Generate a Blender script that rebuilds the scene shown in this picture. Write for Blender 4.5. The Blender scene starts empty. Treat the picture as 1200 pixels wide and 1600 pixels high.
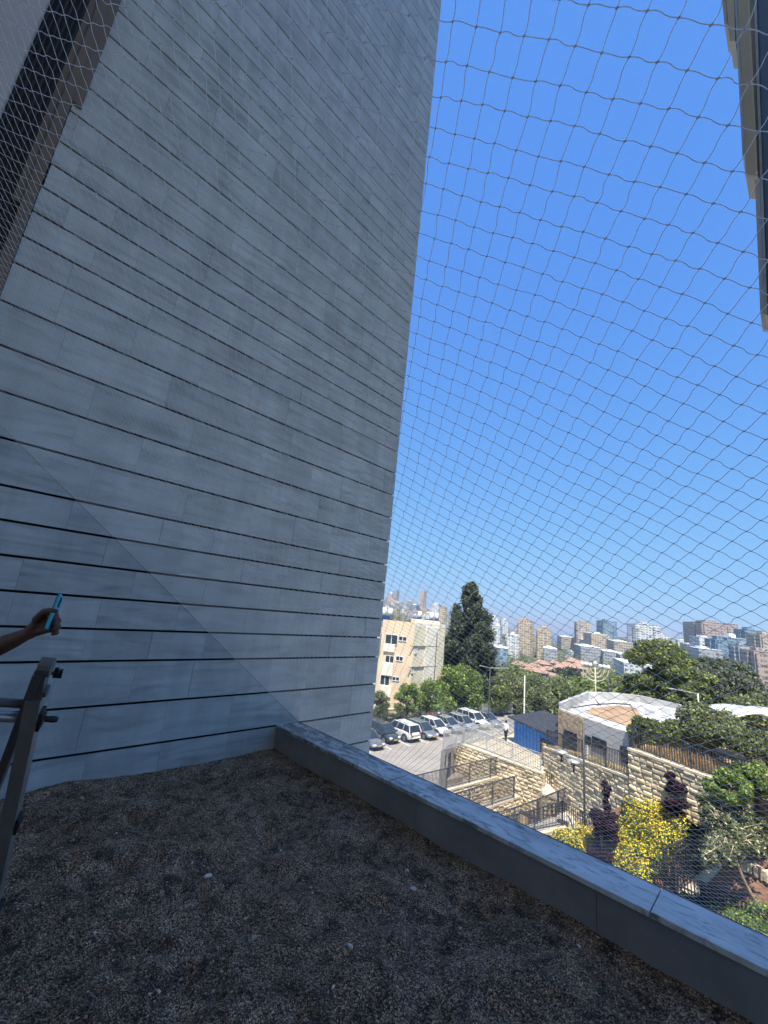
import bpy, math, random
import numpy as np
from mathutils import Vector, Matrix
R_ = math.radians
random.seed(7); rng = np.random.default_rng(7)
sc = bpy.context.scene
col = sc.collection

# ------------------------------------------------------------------ camera
F_PX = 631.0                                   # focal length in pixels of a 1200 px wide frame
_zen = np.array([267., 2640., -F_PX])
Zc = _zen / np.linalg.norm(_zen)
_f = np.array([0, 0, -1.]); Yc = _f - _f.dot(Zc) * Zc; Yc /= np.linalg.norm(Yc); Xc = np.cross(Yc, Zc)
RW = np.array([Xc, Yc, Zc])                    # camera axes -> world axes
cd = bpy.data.cameras.new('camera'); cam = bpy.data.objects.new('camera', cd); col.objects.link(cam)
cam.matrix_world = Matrix(RW.tolist()).to_4x4()
cd.sensor_fit = 'HORIZONTAL'; cd.sensor_width = 36; cd.lens = F_PX / 1200 * 36
cd.clip_start = 0.05; cd.clip_end = 90000
sc.camera = cam
# ------------------------------------------------------------------ light
SUN_AZ, SUN_EL = 186.0, 64.0                   # azimuth clockwise from +Y
w = bpy.data.worlds.new("World"); sc.world = w; w.use_nodes = True
nt = w.node_tree; bg = nt.nodes['Background']
sky = nt.nodes.new('ShaderNodeTexSky'); sky.sky_type = 'NISHITA'; sky.sun_disc = False
sky.sun_elevation = R_(SUN_EL); sky.sun_rotation = R_(SUN_AZ)
sky.altitude = 200; sky.air_density = 1.0; sky.dust_density = 0.0; sky.ozone_density = 3.0
# soft shoulder on the sky's radiance so that the band above the sea stays blue, as in the photograph
sky.air_density = 0.6
k1 = nt.nodes.new('ShaderNodeVectorMath'); k1.operation = 'MULTIPLY'; k1.inputs[1].default_value = (.53, .76, 3.4)
k2 = nt.nodes.new('ShaderNodeVectorMath'); k2.operation = 'ADD'; k2.inputs[1].default_value = (1, 1, 1)
k3 = nt.nodes.new('ShaderNodeVectorMath'); k3.operation = 'DIVIDE'
k4 = nt.nodes.new('ShaderNodeVectorMath'); k4.operation = 'MULTIPLY'; k4.inputs[1].default_value = (.95, 2.08, 12.0)
nt.links.new(sky.outputs[0], k1.inputs[0]); nt.links.new(k1.outputs[0], k2.inputs[0]); nt.links.new(sky.outputs[0], k3.inputs[0]); nt.links.new(k2.outputs[0], k3.inputs[1])
nt.links.new(k3.outputs[0], k4.inputs[0]); nt.links.new(k4.outputs[0], bg.inputs[0])
bg.inputs[1].default_value = 0.15
sl = bpy.data.lights.new('sun', 'SUN'); sl.energy = 4.5; sl.angle = R_(0.5); sl.color = (1.0, 0.95, 0.86)
so = bpy.data.objects.new('sun', sl); col.objects.link(so)
sdir = Vector((math.sin(R_(SUN_AZ)) * math.cos(R_(SUN_EL)), math.cos(R_(SUN_AZ)) * math.cos(R_(SUN_EL)), math.sin(R_(SUN_EL))))
so.rotation_euler = sdir.to_track_quat('Z', 'Y').to_euler()
so.location = (0, -5, 80)
sc.view_settings.view_transform = 'Standard'; sc.view_settings.look = 'None'
sc.view_settings.exposure = 0.95; sc.view_settings.gamma = 1.0
sc.cycles.max_bounces = 8; sc.cycles.diffuse_bounces = 4; sc.cycles.transparent_max_bounces = 16

# ------------------------------------------------------------------ measuring helpers
def ray(x, y):
    v = RW @ np.array([x - 600., 800. - y, -F_PX]); return v / np.linalg.norm(v)
def proj(p):
    c = RW.T @ np.array(p, float); return 600 + F_PX * c[0] / -c[2], 800 - F_PX * c[1] / -c[2]
def at(x, y, z):
    r = ray(x, y); return r / r[2] * z
def atd(x, y, D):
    r = ray(x, y); return r / math.hypot(r[0], r[1]) * D
def hgt(p, ytop):
    lo, hi = 0, 200
    for _ in range(40):
        m = (lo + hi) / 2
        if proj((p[0], p[1], p[2] + m))[1] > ytop: lo = m
        else: hi = m
    return lo

# ------------------------------------------------------------------ object helpers
def tag(o, label=None, cat=None, group=None, kind=None):
    if label: o['label'] = label
    if cat: o['category'] = cat
    if group: o['group'] = group
    if kind: o['kind'] = kind
    return o
def thing(name, label, cat, loc=(0, 0, 0), rz=0.0, group=None):
    o = bpy.data.objects.new(name, None); col.objects.link(o)
    o.location = Vector([float(a) for a in loc]); o.rotation_euler = (0, 0, rz); o.empty_display_size = .2
    return tag(o, label, cat, group)
def copy_tree(o, parent=None):
    c = o.copy(); col.objects.link(c); c.parent = parent
    for ch in o.children: copy_tree(ch, c)
    return c
def link(name, me, m, parent=None, smooth=False):
    if m is not None:
        me.materials.clear()
        for mm in (m if isinstance(m, (list, tuple)) else [m]): me.materials.append(mm)
    if smooth: me.polygons.foreach_set('use_smooth', [True] * len(me.polygons))
    o = bpy.data.objects.new(name, me); col.objects.link(o); o.parent = parent
    return o
def npmesh(name, V, Fq):
    me = bpy.data.meshes.new(name); V = np.asarray(V, np.float32); Fq = np.asarray(Fq, np.int32)
    k = Fq.shape[1]; n = len(Fq)
    me.vertices.add(len(V)); me.vertices.foreach_set('co', V.ravel())
    me.loops.add(n * k); me.loops.foreach_set('vertex_index', Fq.ravel())
    me.polygons.add(n); me.polygons.foreach_set('loop_start', np.arange(n, dtype=np.int32) * k)
    me.polygons.foreach_set('loop_total', np.full(n, k, np.int32))
    me.update(calc_edges=True); me.validate(); return me

class MB:
    def __init__(s): s.v = []; s.f = []; s.mi = []; s.m = 0
    def add(s, vs, fs):
        b = len(s.v); s.v += [tuple(float(c) for c in p) for p in vs]
        for f in fs: s.f.append([b + i for i in f]); s.mi.append(s.m)
        return s
    def box(s, x0, x1, y0, y1, z0, z1):
        return s.add([(x0, y0, z0), (x1, y0, z0), (x1, y1, z0), (x0, y1, z0), (x0, y0, z1), (x1, y0, z1), (x1, y1, z1), (x0, y1, z1)],
                     [(3, 2, 1, 0), (4, 5, 6, 7), (0, 1, 5, 4), (1, 2, 6, 5), (2, 3, 7, 6), (3, 0, 4, 7)])
    def obox(s, c, ux, uy, uz, hx, hy, hz):
        c = Vector(c); X = Vector(ux).normalized() * hx; Y = Vector(uy).normalized() * hy; Z = Vector(uz).normalized() * hz
        P = [c + a * X + b * Y + d * Z for d in (-1, 1) for a, b in ((-1, -1), (1, -1), (1, 1), (-1, 1))]
        return s.add(P, [(3, 2, 1, 0), (4, 5, 6, 7), (0, 1, 5, 4), (1, 2, 6, 5), (2, 3, 7, 6), (3, 0, 4, 7)])
    def beam(s, a, b, wd, dp, up=(0, 0, 1)):
        a = Vector(a); b = Vector(b); d = b - a; sd = d.cross(Vector(up))
        if sd.length < 1e-6: sd = d.cross(Vector((1, 0, 0)))
        sd.normalize(); u = sd.cross(d).normalized()
        return s.obox((a + b) / 2, d, sd, u, d.length / 2, wd / 2, dp / 2)
    def prism(s, poly, z0, z1):
        n = len(poly)
        zt = z1 if isinstance(z1, (list, tuple)) else [z1] * n
        area = sum(poly[i][0] * poly[(i + 1) % n][1] - poly[(i + 1) % n][0] * poly[i][1] for i in range(n))
        if area < 0: poly = poly[::-1]; zt = zt[::-1]
        V = [(p[0], p[1], z0) for p in poly] + [(p[0], p[1], zt[i]) for i, p in enumerate(poly)]
        return s.add(V, [tuple(range(n))[::-1], tuple(range(n, 2 * n))] + [(i, (i + 1) % n, n + (i + 1) % n, n + i) for i in range(n)])
    def tube(s, pts, rad, n=8, cap=True):
        pts = [Vector(p) for p in pts]; rs = rad if isinstance(rad, (list, tuple)) else [rad] * len(pts)
        b = len(s.v); ref = None
        for i, p in enumerate(pts):
            d = (pts[min(i + 1, len(pts) - 1)] - pts[max(i - 1, 0)]).normalized()
            if ref is None: ref = d.orthogonal().normalized()
            ref = (ref - d * ref.dot(d))
            ref = ref.normalized() if ref.length > 1e-5 else d.orthogonal().normalized()
            q = d.cross(ref)
            for k in range(n):
                a = 2 * math.pi * k / n; v = p + (ref * math.cos(a) + q * math.sin(a)) * rs[i]; s.v.append(tuple(v))
        for i in range(len(pts) - 1):
            for k in range(n):
                s.f.append([b + i * n + k, b + i * n + (k + 1) % n, b + (i + 1) * n + (k + 1) % n, b + (i + 1) * n + k]); s.mi.append(s.m)
        if cap:
            s.f.append([b + k for k in range(n)][::-1]); s.mi.append(s.m)
            s.f.append([b + (len(pts) - 1) * n + k for k in range(n)]); s.mi.append(s.m)
        return s
    def sphere(s, c, r, nu=10, nv=7):
        rx, ry, rz = r if isinstance(r, (tuple, list)) else (r, r, r)
        V = [(c[0], c[1], c[2] - rz)]
        for j in range(1, nv):
            t = math.pi * j / nv
            for i in range(nu):
                a = 2 * math.pi * i / nu; V.append((c[0] + rx * math.sin(t) * math.cos(a), c[1] + ry * math.sin(t) * math.sin(a), c[2] - rz * math.cos(t)))
        V.append((c[0], c[1], c[2] + rz)); Fs = []
        for i in range(nu): Fs.append((0, 1 + (i + 1) % nu, 1 + i)); Fs.append((len(V) - 1, 1 + (nv - 2) * nu + i, 1 + (nv - 2) * nu + (i + 1) % nu))
        for j in range(nv - 2):
            for i in range(nu):
                a = 1 + j * nu + i; b = 1 + j * nu + (i + 1) % nu; Fs.append((a, b, b + nu, a + nu))
        return s.add(V, Fs)
    def build(s, name, m, parent=None, smooth=False, bevel=0):
        me = bpy.data.meshes.new(name); me.from_pydata(s.v, [], s.f); me.update()
        o = link(name, me, m, parent, smooth)
        if isinstance(m, (list, tuple)): me.polygons.foreach_set('material_index', s.mi)
        if bevel:
            bv = o.modifiers.new('b', 'BEVEL'); bv.width = bevel; bv.segments = 2; bv.limit_method = 'ANGLE'
        return o

# ------------------------------------------------------------------ materials
def _ramp(N, L, fac, stops):
    r = N.new('ShaderNodeValToRGB'); e = r.color_ramp.elements
    while len(e) < len(stops): e.new(0.5)
    for i, (p, c) in enumerate(stops):
        e[i].position = p; e[i].color = (*c, 1) if not isinstance(c, (int, float)) else (c, c, c, 1)
    L.new(fac, r.inputs[0]); return r.outputs[0]
def _mix(N, L, mode, fac, a, b):
    m = N.new('ShaderNodeMix'); m.data_type = 'RGBA'; m.blend_type = mode; m.clamp_factor = True
    for s, v in ((m.inputs[0], fac), (m.inputs[6], a), (m.inputs[7], b)):
        if hasattr(v, 'links') or hasattr(v, 'is_linked'): L.new(v, s)
        elif isinstance(v, (tuple, list)): s.default_value = (*v[:3], 1)
        else: s.default_value = v
    return m.outputs[2]
def newmat(name):
    m = bpy.data.materials.new(name); m.use_nodes = True
    return m, m.node_tree.nodes, m.node_tree.links, m.node_tree.nodes['Principled BSDF']
def _noise(N, L, vec, scale, det=4, rough=.55, dist=0):
    n = N.new('ShaderNodeTexNoise'); n.inputs['Scale'].default_value = scale; n.inputs['Detail'].default_value = det
    n.inputs['Roughness'].default_value = rough; n.inputs['Distortion'].default_value = dist
    L.new(vec, n.inputs['Vector']); return n.outputs['Fac']
def _map(N, L, src, sc_=(1, 1, 1), rot=(0, 0, 0)):
    mp = N.new('ShaderNodeMapping'); mp.inputs['Scale'].default_value = sc_; mp.inputs['Rotation'].default_value = rot
    L.new(src, mp.inputs['Vector']); return mp.outputs[0]
def mat(name, c, rough=.7, metal=0, var=.18, scale=3, bump=0, bscale=None, isl=0, spec=.5, coat=0, c2=None):
    m, N, L, B = newmat(name)
    tc = N.new('ShaderNodeTexCoord').outputs['Object']
    B.inputs['Roughness'].default_value = rough; B.inputs['Metallic'].default_value = metal
    B.inputs['Specular IOR Level'].default_value = spec
    if coat: B.inputs['Coat Weight'].default_value = coat; B.inputs['Coat Roughness'].default_value = .05
    n = _noise(N, L, tc, scale, 6, .6)
    lo = tuple(x * (1 - var) for x in c); hi = tuple(min(1, x * (1 + var)) for x in (c2 or c))
    out = _ramp(N, L, n, [(.3, lo), (.7, hi)])
    if isl:
        g = N.new('ShaderNodeNewGeometry').outputs['Random Per Island']
        k = _ramp(N, L, g, [(0, 1 - isl), (1, 1 + isl)])
        out = _mix(N, L, 'MULTIPLY', 1.0, out, k)
    L.new(out, B.inputs['Base Color'])
    if bump:
        b = N.new('ShaderNodeBump'); b.inputs['Strength'].default_value = 1; b.inputs['Distance'].default_value = bump
        L.new(_noise(N, L, tc, bscale or scale * 4, 6, .65), b.inputs['Height']); L.new(b.outputs[0], B.inputs['Normal'])
    return m
def leafmat(name, c, c2=None, isl=.5, trans=.35, rough=.6):
    m, N, L, B = newmat(name)
    g = N.new('ShaderNodeNewGeometry').outputs['Random Per Island']
    tc = N.new('ShaderNodeTexCoord').outputs['Object']
    a = _ramp(N, L, g, [(0, tuple(x * (1 - isl) for x in c)), (.6, c), (1, tuple(min(1, x * (1 + isl)) for x in (c2 or c)))])
    n = _ramp(N, L, _noise(N, L, tc, .6, 3), [(.3, .7), (.7, 1.25)])
    a = _mix(N, L, 'MULTIPLY', 1.0, a, n)
    L.new(a, B.inputs['Base Color']); B.inputs['Roughness'].default_value = rough; B.inputs['Specular IOR Level'].default_value = .3
    t = N.new('ShaderNodeBsdfTranslucent'); L.new(a, t.inputs[0]); ms = N.new('ShaderNodeMixShader'); ms.inputs[0].default_value = trans
    L.new(B.outputs[0], ms.inputs[1]); L.new(t.outputs[0], ms.inputs[2]); L.new(ms.outputs[0], N['Material Output'].inputs[0])
    return m
M = {}
def stone_clad():
    m, N, L, B = newmat('grey_marble'); tc = N.new('ShaderNodeTexCoord').outputs['Object']
    g = N.new('ShaderNodeNewGeometry').outputs['Random Per Island']
    off = N.new('ShaderNodeVectorMath'); off.operation = 'ADD'
    cx = N.new('ShaderNodeCombineXYZ'); k = N.new('ShaderNodeMath'); k.operation = 'MULTIPLY'; k.inputs[1].default_value = 40
    L.new(g, k.inputs[0]); L.new(k.outputs[0], cx.inputs[0]); L.new(k.outputs[0], cx.inputs[2])
    L.new(tc, off.inputs[0]); L.new(cx.outputs[0], off.inputs[1]); v = off.outputs[0]
    # diagonal veins: stretched, warped noise, different in every slab
    d = _map(N, L, v, (1.0, 1, 7.0), (0, R_(-58), 0))
    ve = _noise(N, L, d, 1.1, 7, .6, 1.2)
    cl = _noise(N, L, v, 1.6, 5, .6, .6)
    base = _ramp(N, L, ve, [(.28, (.33, .40, .43)), (.5, (.48, .57, .61)), (.72, (.55, .65, .69))])
    base = _mix(N, L, 'MULTIPLY', 1.0, base, _ramp(N, L, cl, [(.3, .82), (.7, 1.08)]))
    base = _mix(N, L, 'MULTIPLY', 1.0, base, _ramp(N, L, g, [(0, .955), (.5, 1.0), (1, 1.03)]))
    # rain streaks and dirt running over several courses
    st = _noise(N, L, _map(N, L, tc, (2.6, 1, .22)), 1.3, 6, .65)
    base = _mix(N, L, 'MULTIPLY', 1.0, base, _ramp(N, L, st, [(.3, .84), (.6, 1.03)]))
    sp = _noise(N, L, tc, 60, 3, .6)
    base = _mix(N, L, 'MULTIPLY', 1.0, base, _ramp(N, L, sp, [(.25, .8), (.36, 1.0)]))
    L.new(base, B.inputs['Base Color']); B.inputs['Roughness'].default_value = .62; B.inputs['Specular IOR Level'].default_value = .35
    b = N.new('ShaderNodeBump'); b.inputs['Distance'].default_value = .002; L.new(_noise(N, L, tc, 35, 6, .7), b.inputs['Height']); L.new(b.outputs[0], B.inputs['Normal'])
    return m
M['clad'] = stone_clad()
def cap_stone():
    m, N, L, B = newmat('parapet_marble'); tc = N.new('ShaderNodeTexCoord').outputs['Object']
    g = N.new('ShaderNodeNewGeometry').outputs['Random Per Island']
    d = _map(N, L, tc, (1.0, 2.6, 1), (0, 0, R_(12)))
    base = _ramp(N, L, _noise(N, L, d, 2.2, 8, .62, .8), [(.3, (.46, .46, .45)), (.5, (.64, .66, .67)), (.7, (.74, .76, .77))])
    bl = _noise(N, L, _map(N, L, tc, (1, 3, 1)), 6, 7, .7, .8)      # dirt blotches, thicker towards the wall end
    sx = N.new('ShaderNodeSeparateXYZ'); L.new(tc, sx.inputs[0])
    mr = N.new('ShaderNodeMapRange'); mr.inputs[1].default_value = 0; mr.inputs[2].default_value = 3.6; mr.inputs[3].default_value = .10; mr.inputs[4].default_value = -.05
    L.new(sx.outputs[0], mr.inputs[0]); ad = N.new('ShaderNodeMath'); ad.operation = 'ADD'; L.new(bl, ad.inputs[0]); L.new(mr.outputs[0], ad.inputs[1])
    base = _mix(N, L, 'MULTIPLY', 1.0, base, _ramp(N, L, ad.outputs[0], [(.48, 1.0), (.62, .35)]))
    L.new(base, B.inputs['Base Color']); B.inputs['Roughness'].default_value = .5
    b = N.new('ShaderNodeBump'); b.inputs['Distance'].default_value = .0015; L.new(_noise(N, L, tc, 40, 6, .7), b.inputs['Height']); L.new(b.outputs[0], B.inputs['Normal'])
    return m
M['cap'] = cap_stone()
M['groove'] = mat('groove_shade', (.012, .013, .015), .9, var=.3, scale=8)  # near-black backing: shade inside the open joints put into the colour
M['parapet'] = mat('parapet_render', (.26, .27, .275), .85, var=.22, scale=2.2, bump=.002, bscale=40)
M['beige'] = mat('beige_panel', (.15, .13, .105), .6, var=.08, scale=1.5)
M['beige2'] = mat('sand_panel', (.60, .50, .36), .6, var=.1, scale=.8)
M['dark'] = mat('dark_louvre', (.018, .019, .024), .5, var=.3, scale=3)
M['alu'] = mat('brushed_aluminium', (.42, .43, .44), .38, .85, var=.15, scale=6)
M['aludark'] = mat('dark_aluminium', (.16, .165, .17), .5, .6, var=.2, scale=6)  # darker aluminium for the ladder's rear section, hinge and net cords
M['blackpl'] = mat('black_plastic', (.015, .015, .017), .4, var=.2)
M['net'] = mat('nylon_net', (.86, .87, .88), .45, var=.03, scale=20)
_n = M['net'].node_tree; _t = _n.nodes.new('ShaderNodeBsdfTranslucent'); _t.inputs[0].default_value = (.96, .97, .98, 1); _ms = _n.nodes.new('ShaderNodeMixShader'); _ms.inputs[0].default_value = .82
_n.links.new(_n.nodes['Principled BSDF'].outputs[0], _ms.inputs[1]); _n.links.new(_t.outputs[0], _ms.inputs[2]); _n.links.new(_ms.outputs[0], _n.nodes['Material Output'].inputs[0])
M['fence'] = mat('grey_painted_steel', (.045, .05, .056), .5, .2, var=.15)
M['fenceblk'] = mat('black_painted_steel', (.02, .021, .023), .5, .2, var=.15)
M['fencelt'] = mat('galvanised_steel', (.50, .52, .53), .45, .4, var=.12)
M['limecap'] = mat('smooth_limestone', (.62, .52, .36), .75, var=.15, scale=1.2, bump=.004, bscale=12, isl=.08)
M['limerock'] = mat('split_limestone', (.57, .46, .30), .9, var=.28, scale=1.1, bump=.03, bscale=5, isl=.16, c2=(.62, .52, .34))
M['conc'] = mat('pale_concrete', (.42, .41, .38), .85, var=.2, scale=.9, bump=.004, bscale=10)
M['soil'] = mat('red_soil', (.24, .13, .08), .95, var=.4, scale=1.2, bump=.04, bscale=9)
M['dry'] = mat('dry_ground', (.38, .27, .14), .95, var=.35, scale=.7, bump=.05, bscale=6)
M['white'] = mat('white_paint', (.75, .74, .71), .6, var=.07)
M['skin'] = mat('skin', (.11, .055, .038), .55, var=.2, scale=14, bump=.0008, bscale=160)
M['trunk'] = mat('bark', (.12, .09, .065), .9, var=.3, scale=4, bump=.02, bscale=14)
M['palebark'] = mat('pale_bark', (.36, .27, .18), .9, var=.25, scale=6)
M['glass'] = mat('window_glass', (.03, .04, .05), .12, var=.3, scale=.6)
M['tyre'] = mat('tyre_rubber', (.02, .02, .02), .85)
M['rim'] = mat('wheel_alloy', (.40, .41, .42), .35, .7)
M['lamp'] = mat('lens_plastic', (.7, .7, .7), .15, .2)
M['red'] = mat('tail_red', (.35, .015, .012), .25)
M['plate'] = mat('yellow_plate', (.72, .47, .04), .5, var=.05)

# ------------------------------------------------------------------ leaves
def leafcloud(blobs, n, size, flat=0.0, shell=.55, seed=1, aspect=.5, up=0.0):
    """leaf quads spread through ellipsoid blobs (cx,cy,cz,rx,ry,rz)"""
    r = np.random.default_rng(seed); B = np.array(blobs, float)
    wgt = (B[:, 3] * B[:, 4] * B[:, 5]) ** (2 / 3); idx = r.choice(len(B), n, p=wgt / wgt.sum())
    d = r.normal(size=(n, 3)); d /= np.linalg.norm(d, axis=1)[:, None]
    rad = (shell + (1 - shell) * r.random(n)) * (1 + r.normal(0, .06, n))
    C = B[idx, :3] + d * rad[:, None] * B[idx, 3:6]
    nrm = d * .7 + r.normal(size=(n, 3)) * .7; nrm[:, 2] = nrm[:, 2] * (1 - flat) + up; nrm /= np.linalg.norm(nrm, axis=1)[:, None]
    a = np.cross(nrm, r.normal(size=(n, 3))); a /= np.linalg.norm(a, axis=1)[:, None]; b = np.cross(nrm, a)
    s = size * (.6 + .8 * r.random(n))[:, None]
    V = np.empty((n, 4, 3)); V[:, 0] = C - a * s; V[:, 1] = C - b * s * aspect; V[:, 2] = C + a * s; V[:, 3] = C + b * s * aspect
    return V.reshape(-1, 3), np.arange(4 * n).reshape(-1, 4)
def crown_blobs(c, r, h, n, seed, kind='round', lob=.42):
    q = random.Random(seed); out = []
    for i in range(n):
        if kind == 'cone':
            t = (i + .5) / n; z = c[2] + t * h; rr = r * min(1, (1 - t) * 1.9) ** .62 * .92 + .08 * r; a = q.uniform(0, 6.28); e = rr * q.uniform(.15, .80)
            s = r * lob * (1.05 - .55 * t) * q.uniform(.8, 1.25)
            out.append((c[0] + e * math.cos(a), c[1] + e * math.sin(a), z, s, s, s * 1.15))
        else:
            a = q.uniform(0, 6.28); t = q.random(); zz = q.uniform(.12, .92); prof = math.sin(math.pi * min(1, zz * .85 + .12)) ** .6
            e = r * prof * math.sqrt(t) * .8; s = r * lob * q.uniform(.7, 1.2)
            out.append((c[0] + e * math.cos(a), c[1] + e * math.sin(a), c[2] + zz * h, s, s, s * (.62 if kind == 'flat' else .85)))
    return out
def tree(name, label, loc, r, h, trunk_h, n, size, leaf, kind='round', nb=26, seed=3, group=None, bark=None, lob=.42, cat='tree', flat=0.0, shell=.55):
    t = thing(name, label, cat, loc, 0, group)
    bl = crown_blobs((0, 0, trunk_h), r, h, nb, seed, kind, lob)
    V, Fq = leafcloud(bl, n, size, seed=seed, flat=flat, shell=shell)
    link('crown', npmesh('crown', V, Fq), leaf, t)
    q = random.Random(seed + 9); mb = MB(); top = trunk_h + h * .75; tr = max(.06, r * .075)
    mb.tube([(0, 0, -.4), (q.uniform(-.05, .05) * r, q.uniform(-.05, .05) * r, trunk_h), (q.uniform(-.1, .1) * r, 0, top)], [tr * 1.25, tr, tr * .3], 7)
    for b in bl[::2]:
        z0 = q.uniform(trunk_h * .6, min(b[2], top)); mb.tube([(0, 0, z0), ((b[0]) * .5, b[1] * .5, (z0 + b[2]) / 2 + .05), b[:3]], [tr * .45, tr * .3, tr * .1], 5)
    mb.build('trunk', bark or M['trunk'], t, True)
    return t

# ================================================================== THE TERRACE
C0 = np.array([-1.04064604, 5.4333155, 0.0]); Wd = np.array([0.71451118, 0.69962403, 0]); Pd = np.array([0.71105887, -0.70313248, 0])
CAPZ = -1.5
wall_rz = math.atan2(Wd[1], Wd[0])
# course joints: five narrow (0.284 m) and five wide (0.392 m) courses in turn
zs = [-.73]
while zs[-1] < 31:
    k = len(zs) - 1; zs.append(zs[-1] + (.284 if (k // 5) % 2 == 0 else .392))
low = [-.73]
for k in range(34):
    low.append(low[-1] - (.392 if (k // 5) % 2 == 0 else .284))
zs = low[::-1][:-1] + zs
wall = thing('clad_wall', 'tall grey marble clad building wall with dark horizontal joints, left of the blue sky', 'wall', C0, wall_rz)
S0, S1 = -3.42, 1.65
mb = MB(); q = random.Random(5); G = .0110
for a, b in zip(zs[:-1], zs[1:]):
    if b < -14: continue
    s = S0 - q.uniform(.1, .6); first = True
    while s < S1:
        l = q.choice([.62, .78, .95, .55, .86, .70]); e = s + l
        if S1 - e < .25: e = S1
        x0, x1 = max(s, S0) + .0009, min(e, S1) - .0009
        if x1 - x0 > .02:
            yo = q.uniform(-.0025, .0025)
            mb.box(x0, x1, yo, .014, a + G, b - G)
        s = e
mb.build('stone_cladding', M['clad'], wall)
MB().box(S0 + .01, S1 - .012, .058, 9, -14, 31).build('masonry_core', M['groove'], wall)
# end face cladding of the wall corner (seen only from a side step)
mb = MB()
for a, b in zip(zs[:-1], zs[1:]):
    if b < -14: continue
    s = .03
    while s < 8.9:
        e = min(s + q.choice([.7, .9, 1.1]), 8.95); mb.box(S1 - .01, S1 - .001, s + .002, e - .002, a + G, b - G); s = e
mb.build('return_cladding', M['clad'], wall)

win = thing('window_bay', 'dark louvred strip with beige metal frame beside the light stone, upper left corner', 'window', C0, wall_rz)
mb = MB(); mb.box(-3.50, -3.425, -.05, .25, -1.75, 31); mb.build('frame', M['beige'], win)
MB().box(-3.424, -3.35, -.045, -.006, 4.54, 31).build('frame', M['beige'], win)
MB().box(-3.56, -3.502, -.03, .2, 3.2, 31).build('frame', M['beige'], win)
mb = MB(); mb.box(-3.80, -3.561, .02, .26, -1.75, 31); mb.box(-3.56, -3.501, .02, .26, -1.75, 3.19)
for k in range(6): mb.box(-3.79 + k * .042, -3.775 + k * .042, -.015, .019, -1.75, 31)
mb.build('louvre_panel', M['dark'], win)
side = thing('pale_stone_wall', 'smooth light grey stone wall in the top left corner, beyond the dark louvred strip', 'wall', C0, wall_rz)
mb = MB(); zz = -1.75; M['pale'] = mat('pale_stone', (.46, .50, .53), .6, var=.1, scale=1.4, isl=.06)
while zz < 31:
    mb.box(-4.045, -3.80, -.10, 8.9, zz, zz + 2.6); mb.box(-6.2, -4.06, -.10, 8.9, zz - .9, zz + 1.69); zz += 2.612
mb.build('stone_panels', M['pale'], side)

# parapet ---------------------------------------------------------
par_rz = math.atan2(Pd[1], Pd[0])
par = thing('terrace_parapet', 'low terrace parapet with a stained pale marble coping, running to the lower right', 'parapet', C0, par_rz)
J = float(np.dot(at(1016.7, 1421.7, CAPZ) - C0, Pd))
mb = MB()
for a, b in ((0.003, J - 2.01), (J - 2.0, J - .003), (J + .003, J + 2.0), (J + 2.006, J + 4.0), (J + 4.006, J + 5.6)):
    mb.box(max(a, 0.003), b, -.018, .306, CAPZ - .032, CAPZ)
mb.build('coping', M['cap'], par, bevel=.003)
mb = MB()
for a, b in ((0.003, .95), (.954, 2.2), (2.204, 3.6), (3.604, 5.2), (5.204, 9)): mb.box(a, b, 0, .02, -2.1, CAPZ - .033)
mb.box(.003, 9, .022, .29, -3.2, CAPZ - .034)
mb.build('upstand', M['parapet'], par)

# gravel bed -------------------------------------------------------
def gravel_mat():
    m, N, L, B = newmat('gravel'); tc = N.new('ShaderNodeTexCoord').outputs['Object']
    v = N.new('ShaderNodeTexVoronoi'); v.inputs['Scale'].default_value = 135; L.new(tc, v.inputs['Vector'])
    a = _ramp(N, L, _noise(N, L, tc, 2.2, 5, .6), [(.3, (.29, .18, .105)), (.5, (.45, .31, .20)), (.72, (.54, .40, .275))])
    sx = N.new('ShaderNodeSeparateColor'); L.new(v.outputs['Color'], sx.inputs[0])
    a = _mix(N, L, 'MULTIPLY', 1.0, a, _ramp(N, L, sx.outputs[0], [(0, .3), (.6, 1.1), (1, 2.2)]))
    a = _mix(N, L, 'MULTIPLY', 1.0, a, _ramp(N, L, _noise(N, L, tc, 7.5, 7, .72, .6), [(.38, .28), (.5, .95), (.62, 1.45)]))  # dirt mottles, with shading of the mounds painted into their contrast
    a = _mix(N, L, 'MULTIPLY', 1.0, a, _ramp(N, L, v.outputs['Distance'], [(.25, 1.1), (.5, .75), (.72, .12)]))  # shade in the gaps between grains painted into the colour
    L.new(a, B.inputs['Base Color']); B.inputs['Roughness'].default_value = .9
    b = N.new('ShaderNodeBump'); b.inputs['Distance'].default_value = .014; b.inputs['Strength'].default_value = 1; b.invert = True
    L.new(v.outputs['Distance'], b.inputs['Height']); L.new(b.outputs[0], B.inputs['Normal']); return m
M['gravel'] = gravel_mat()
_q = np.random.default_rng(11); _bx = _q.uniform(-4, 6, (560, 2)); _ba = np.concatenate([_q.uniform(-.045, .035, 130), _q.uniform(-.026, .022, 430)]); _bs = np.concatenate([_q.uniform(.08, .26, 130), _q.uniform(.035, .10, 430)])
_wk = _q.uniform(0, 6.283, 46); _wl = 2 * np.pi / np.exp(_q.uniform(np.log(.13), np.log(.75), 46)); _wp = _q.uniform(0, 6.283, 46)
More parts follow.
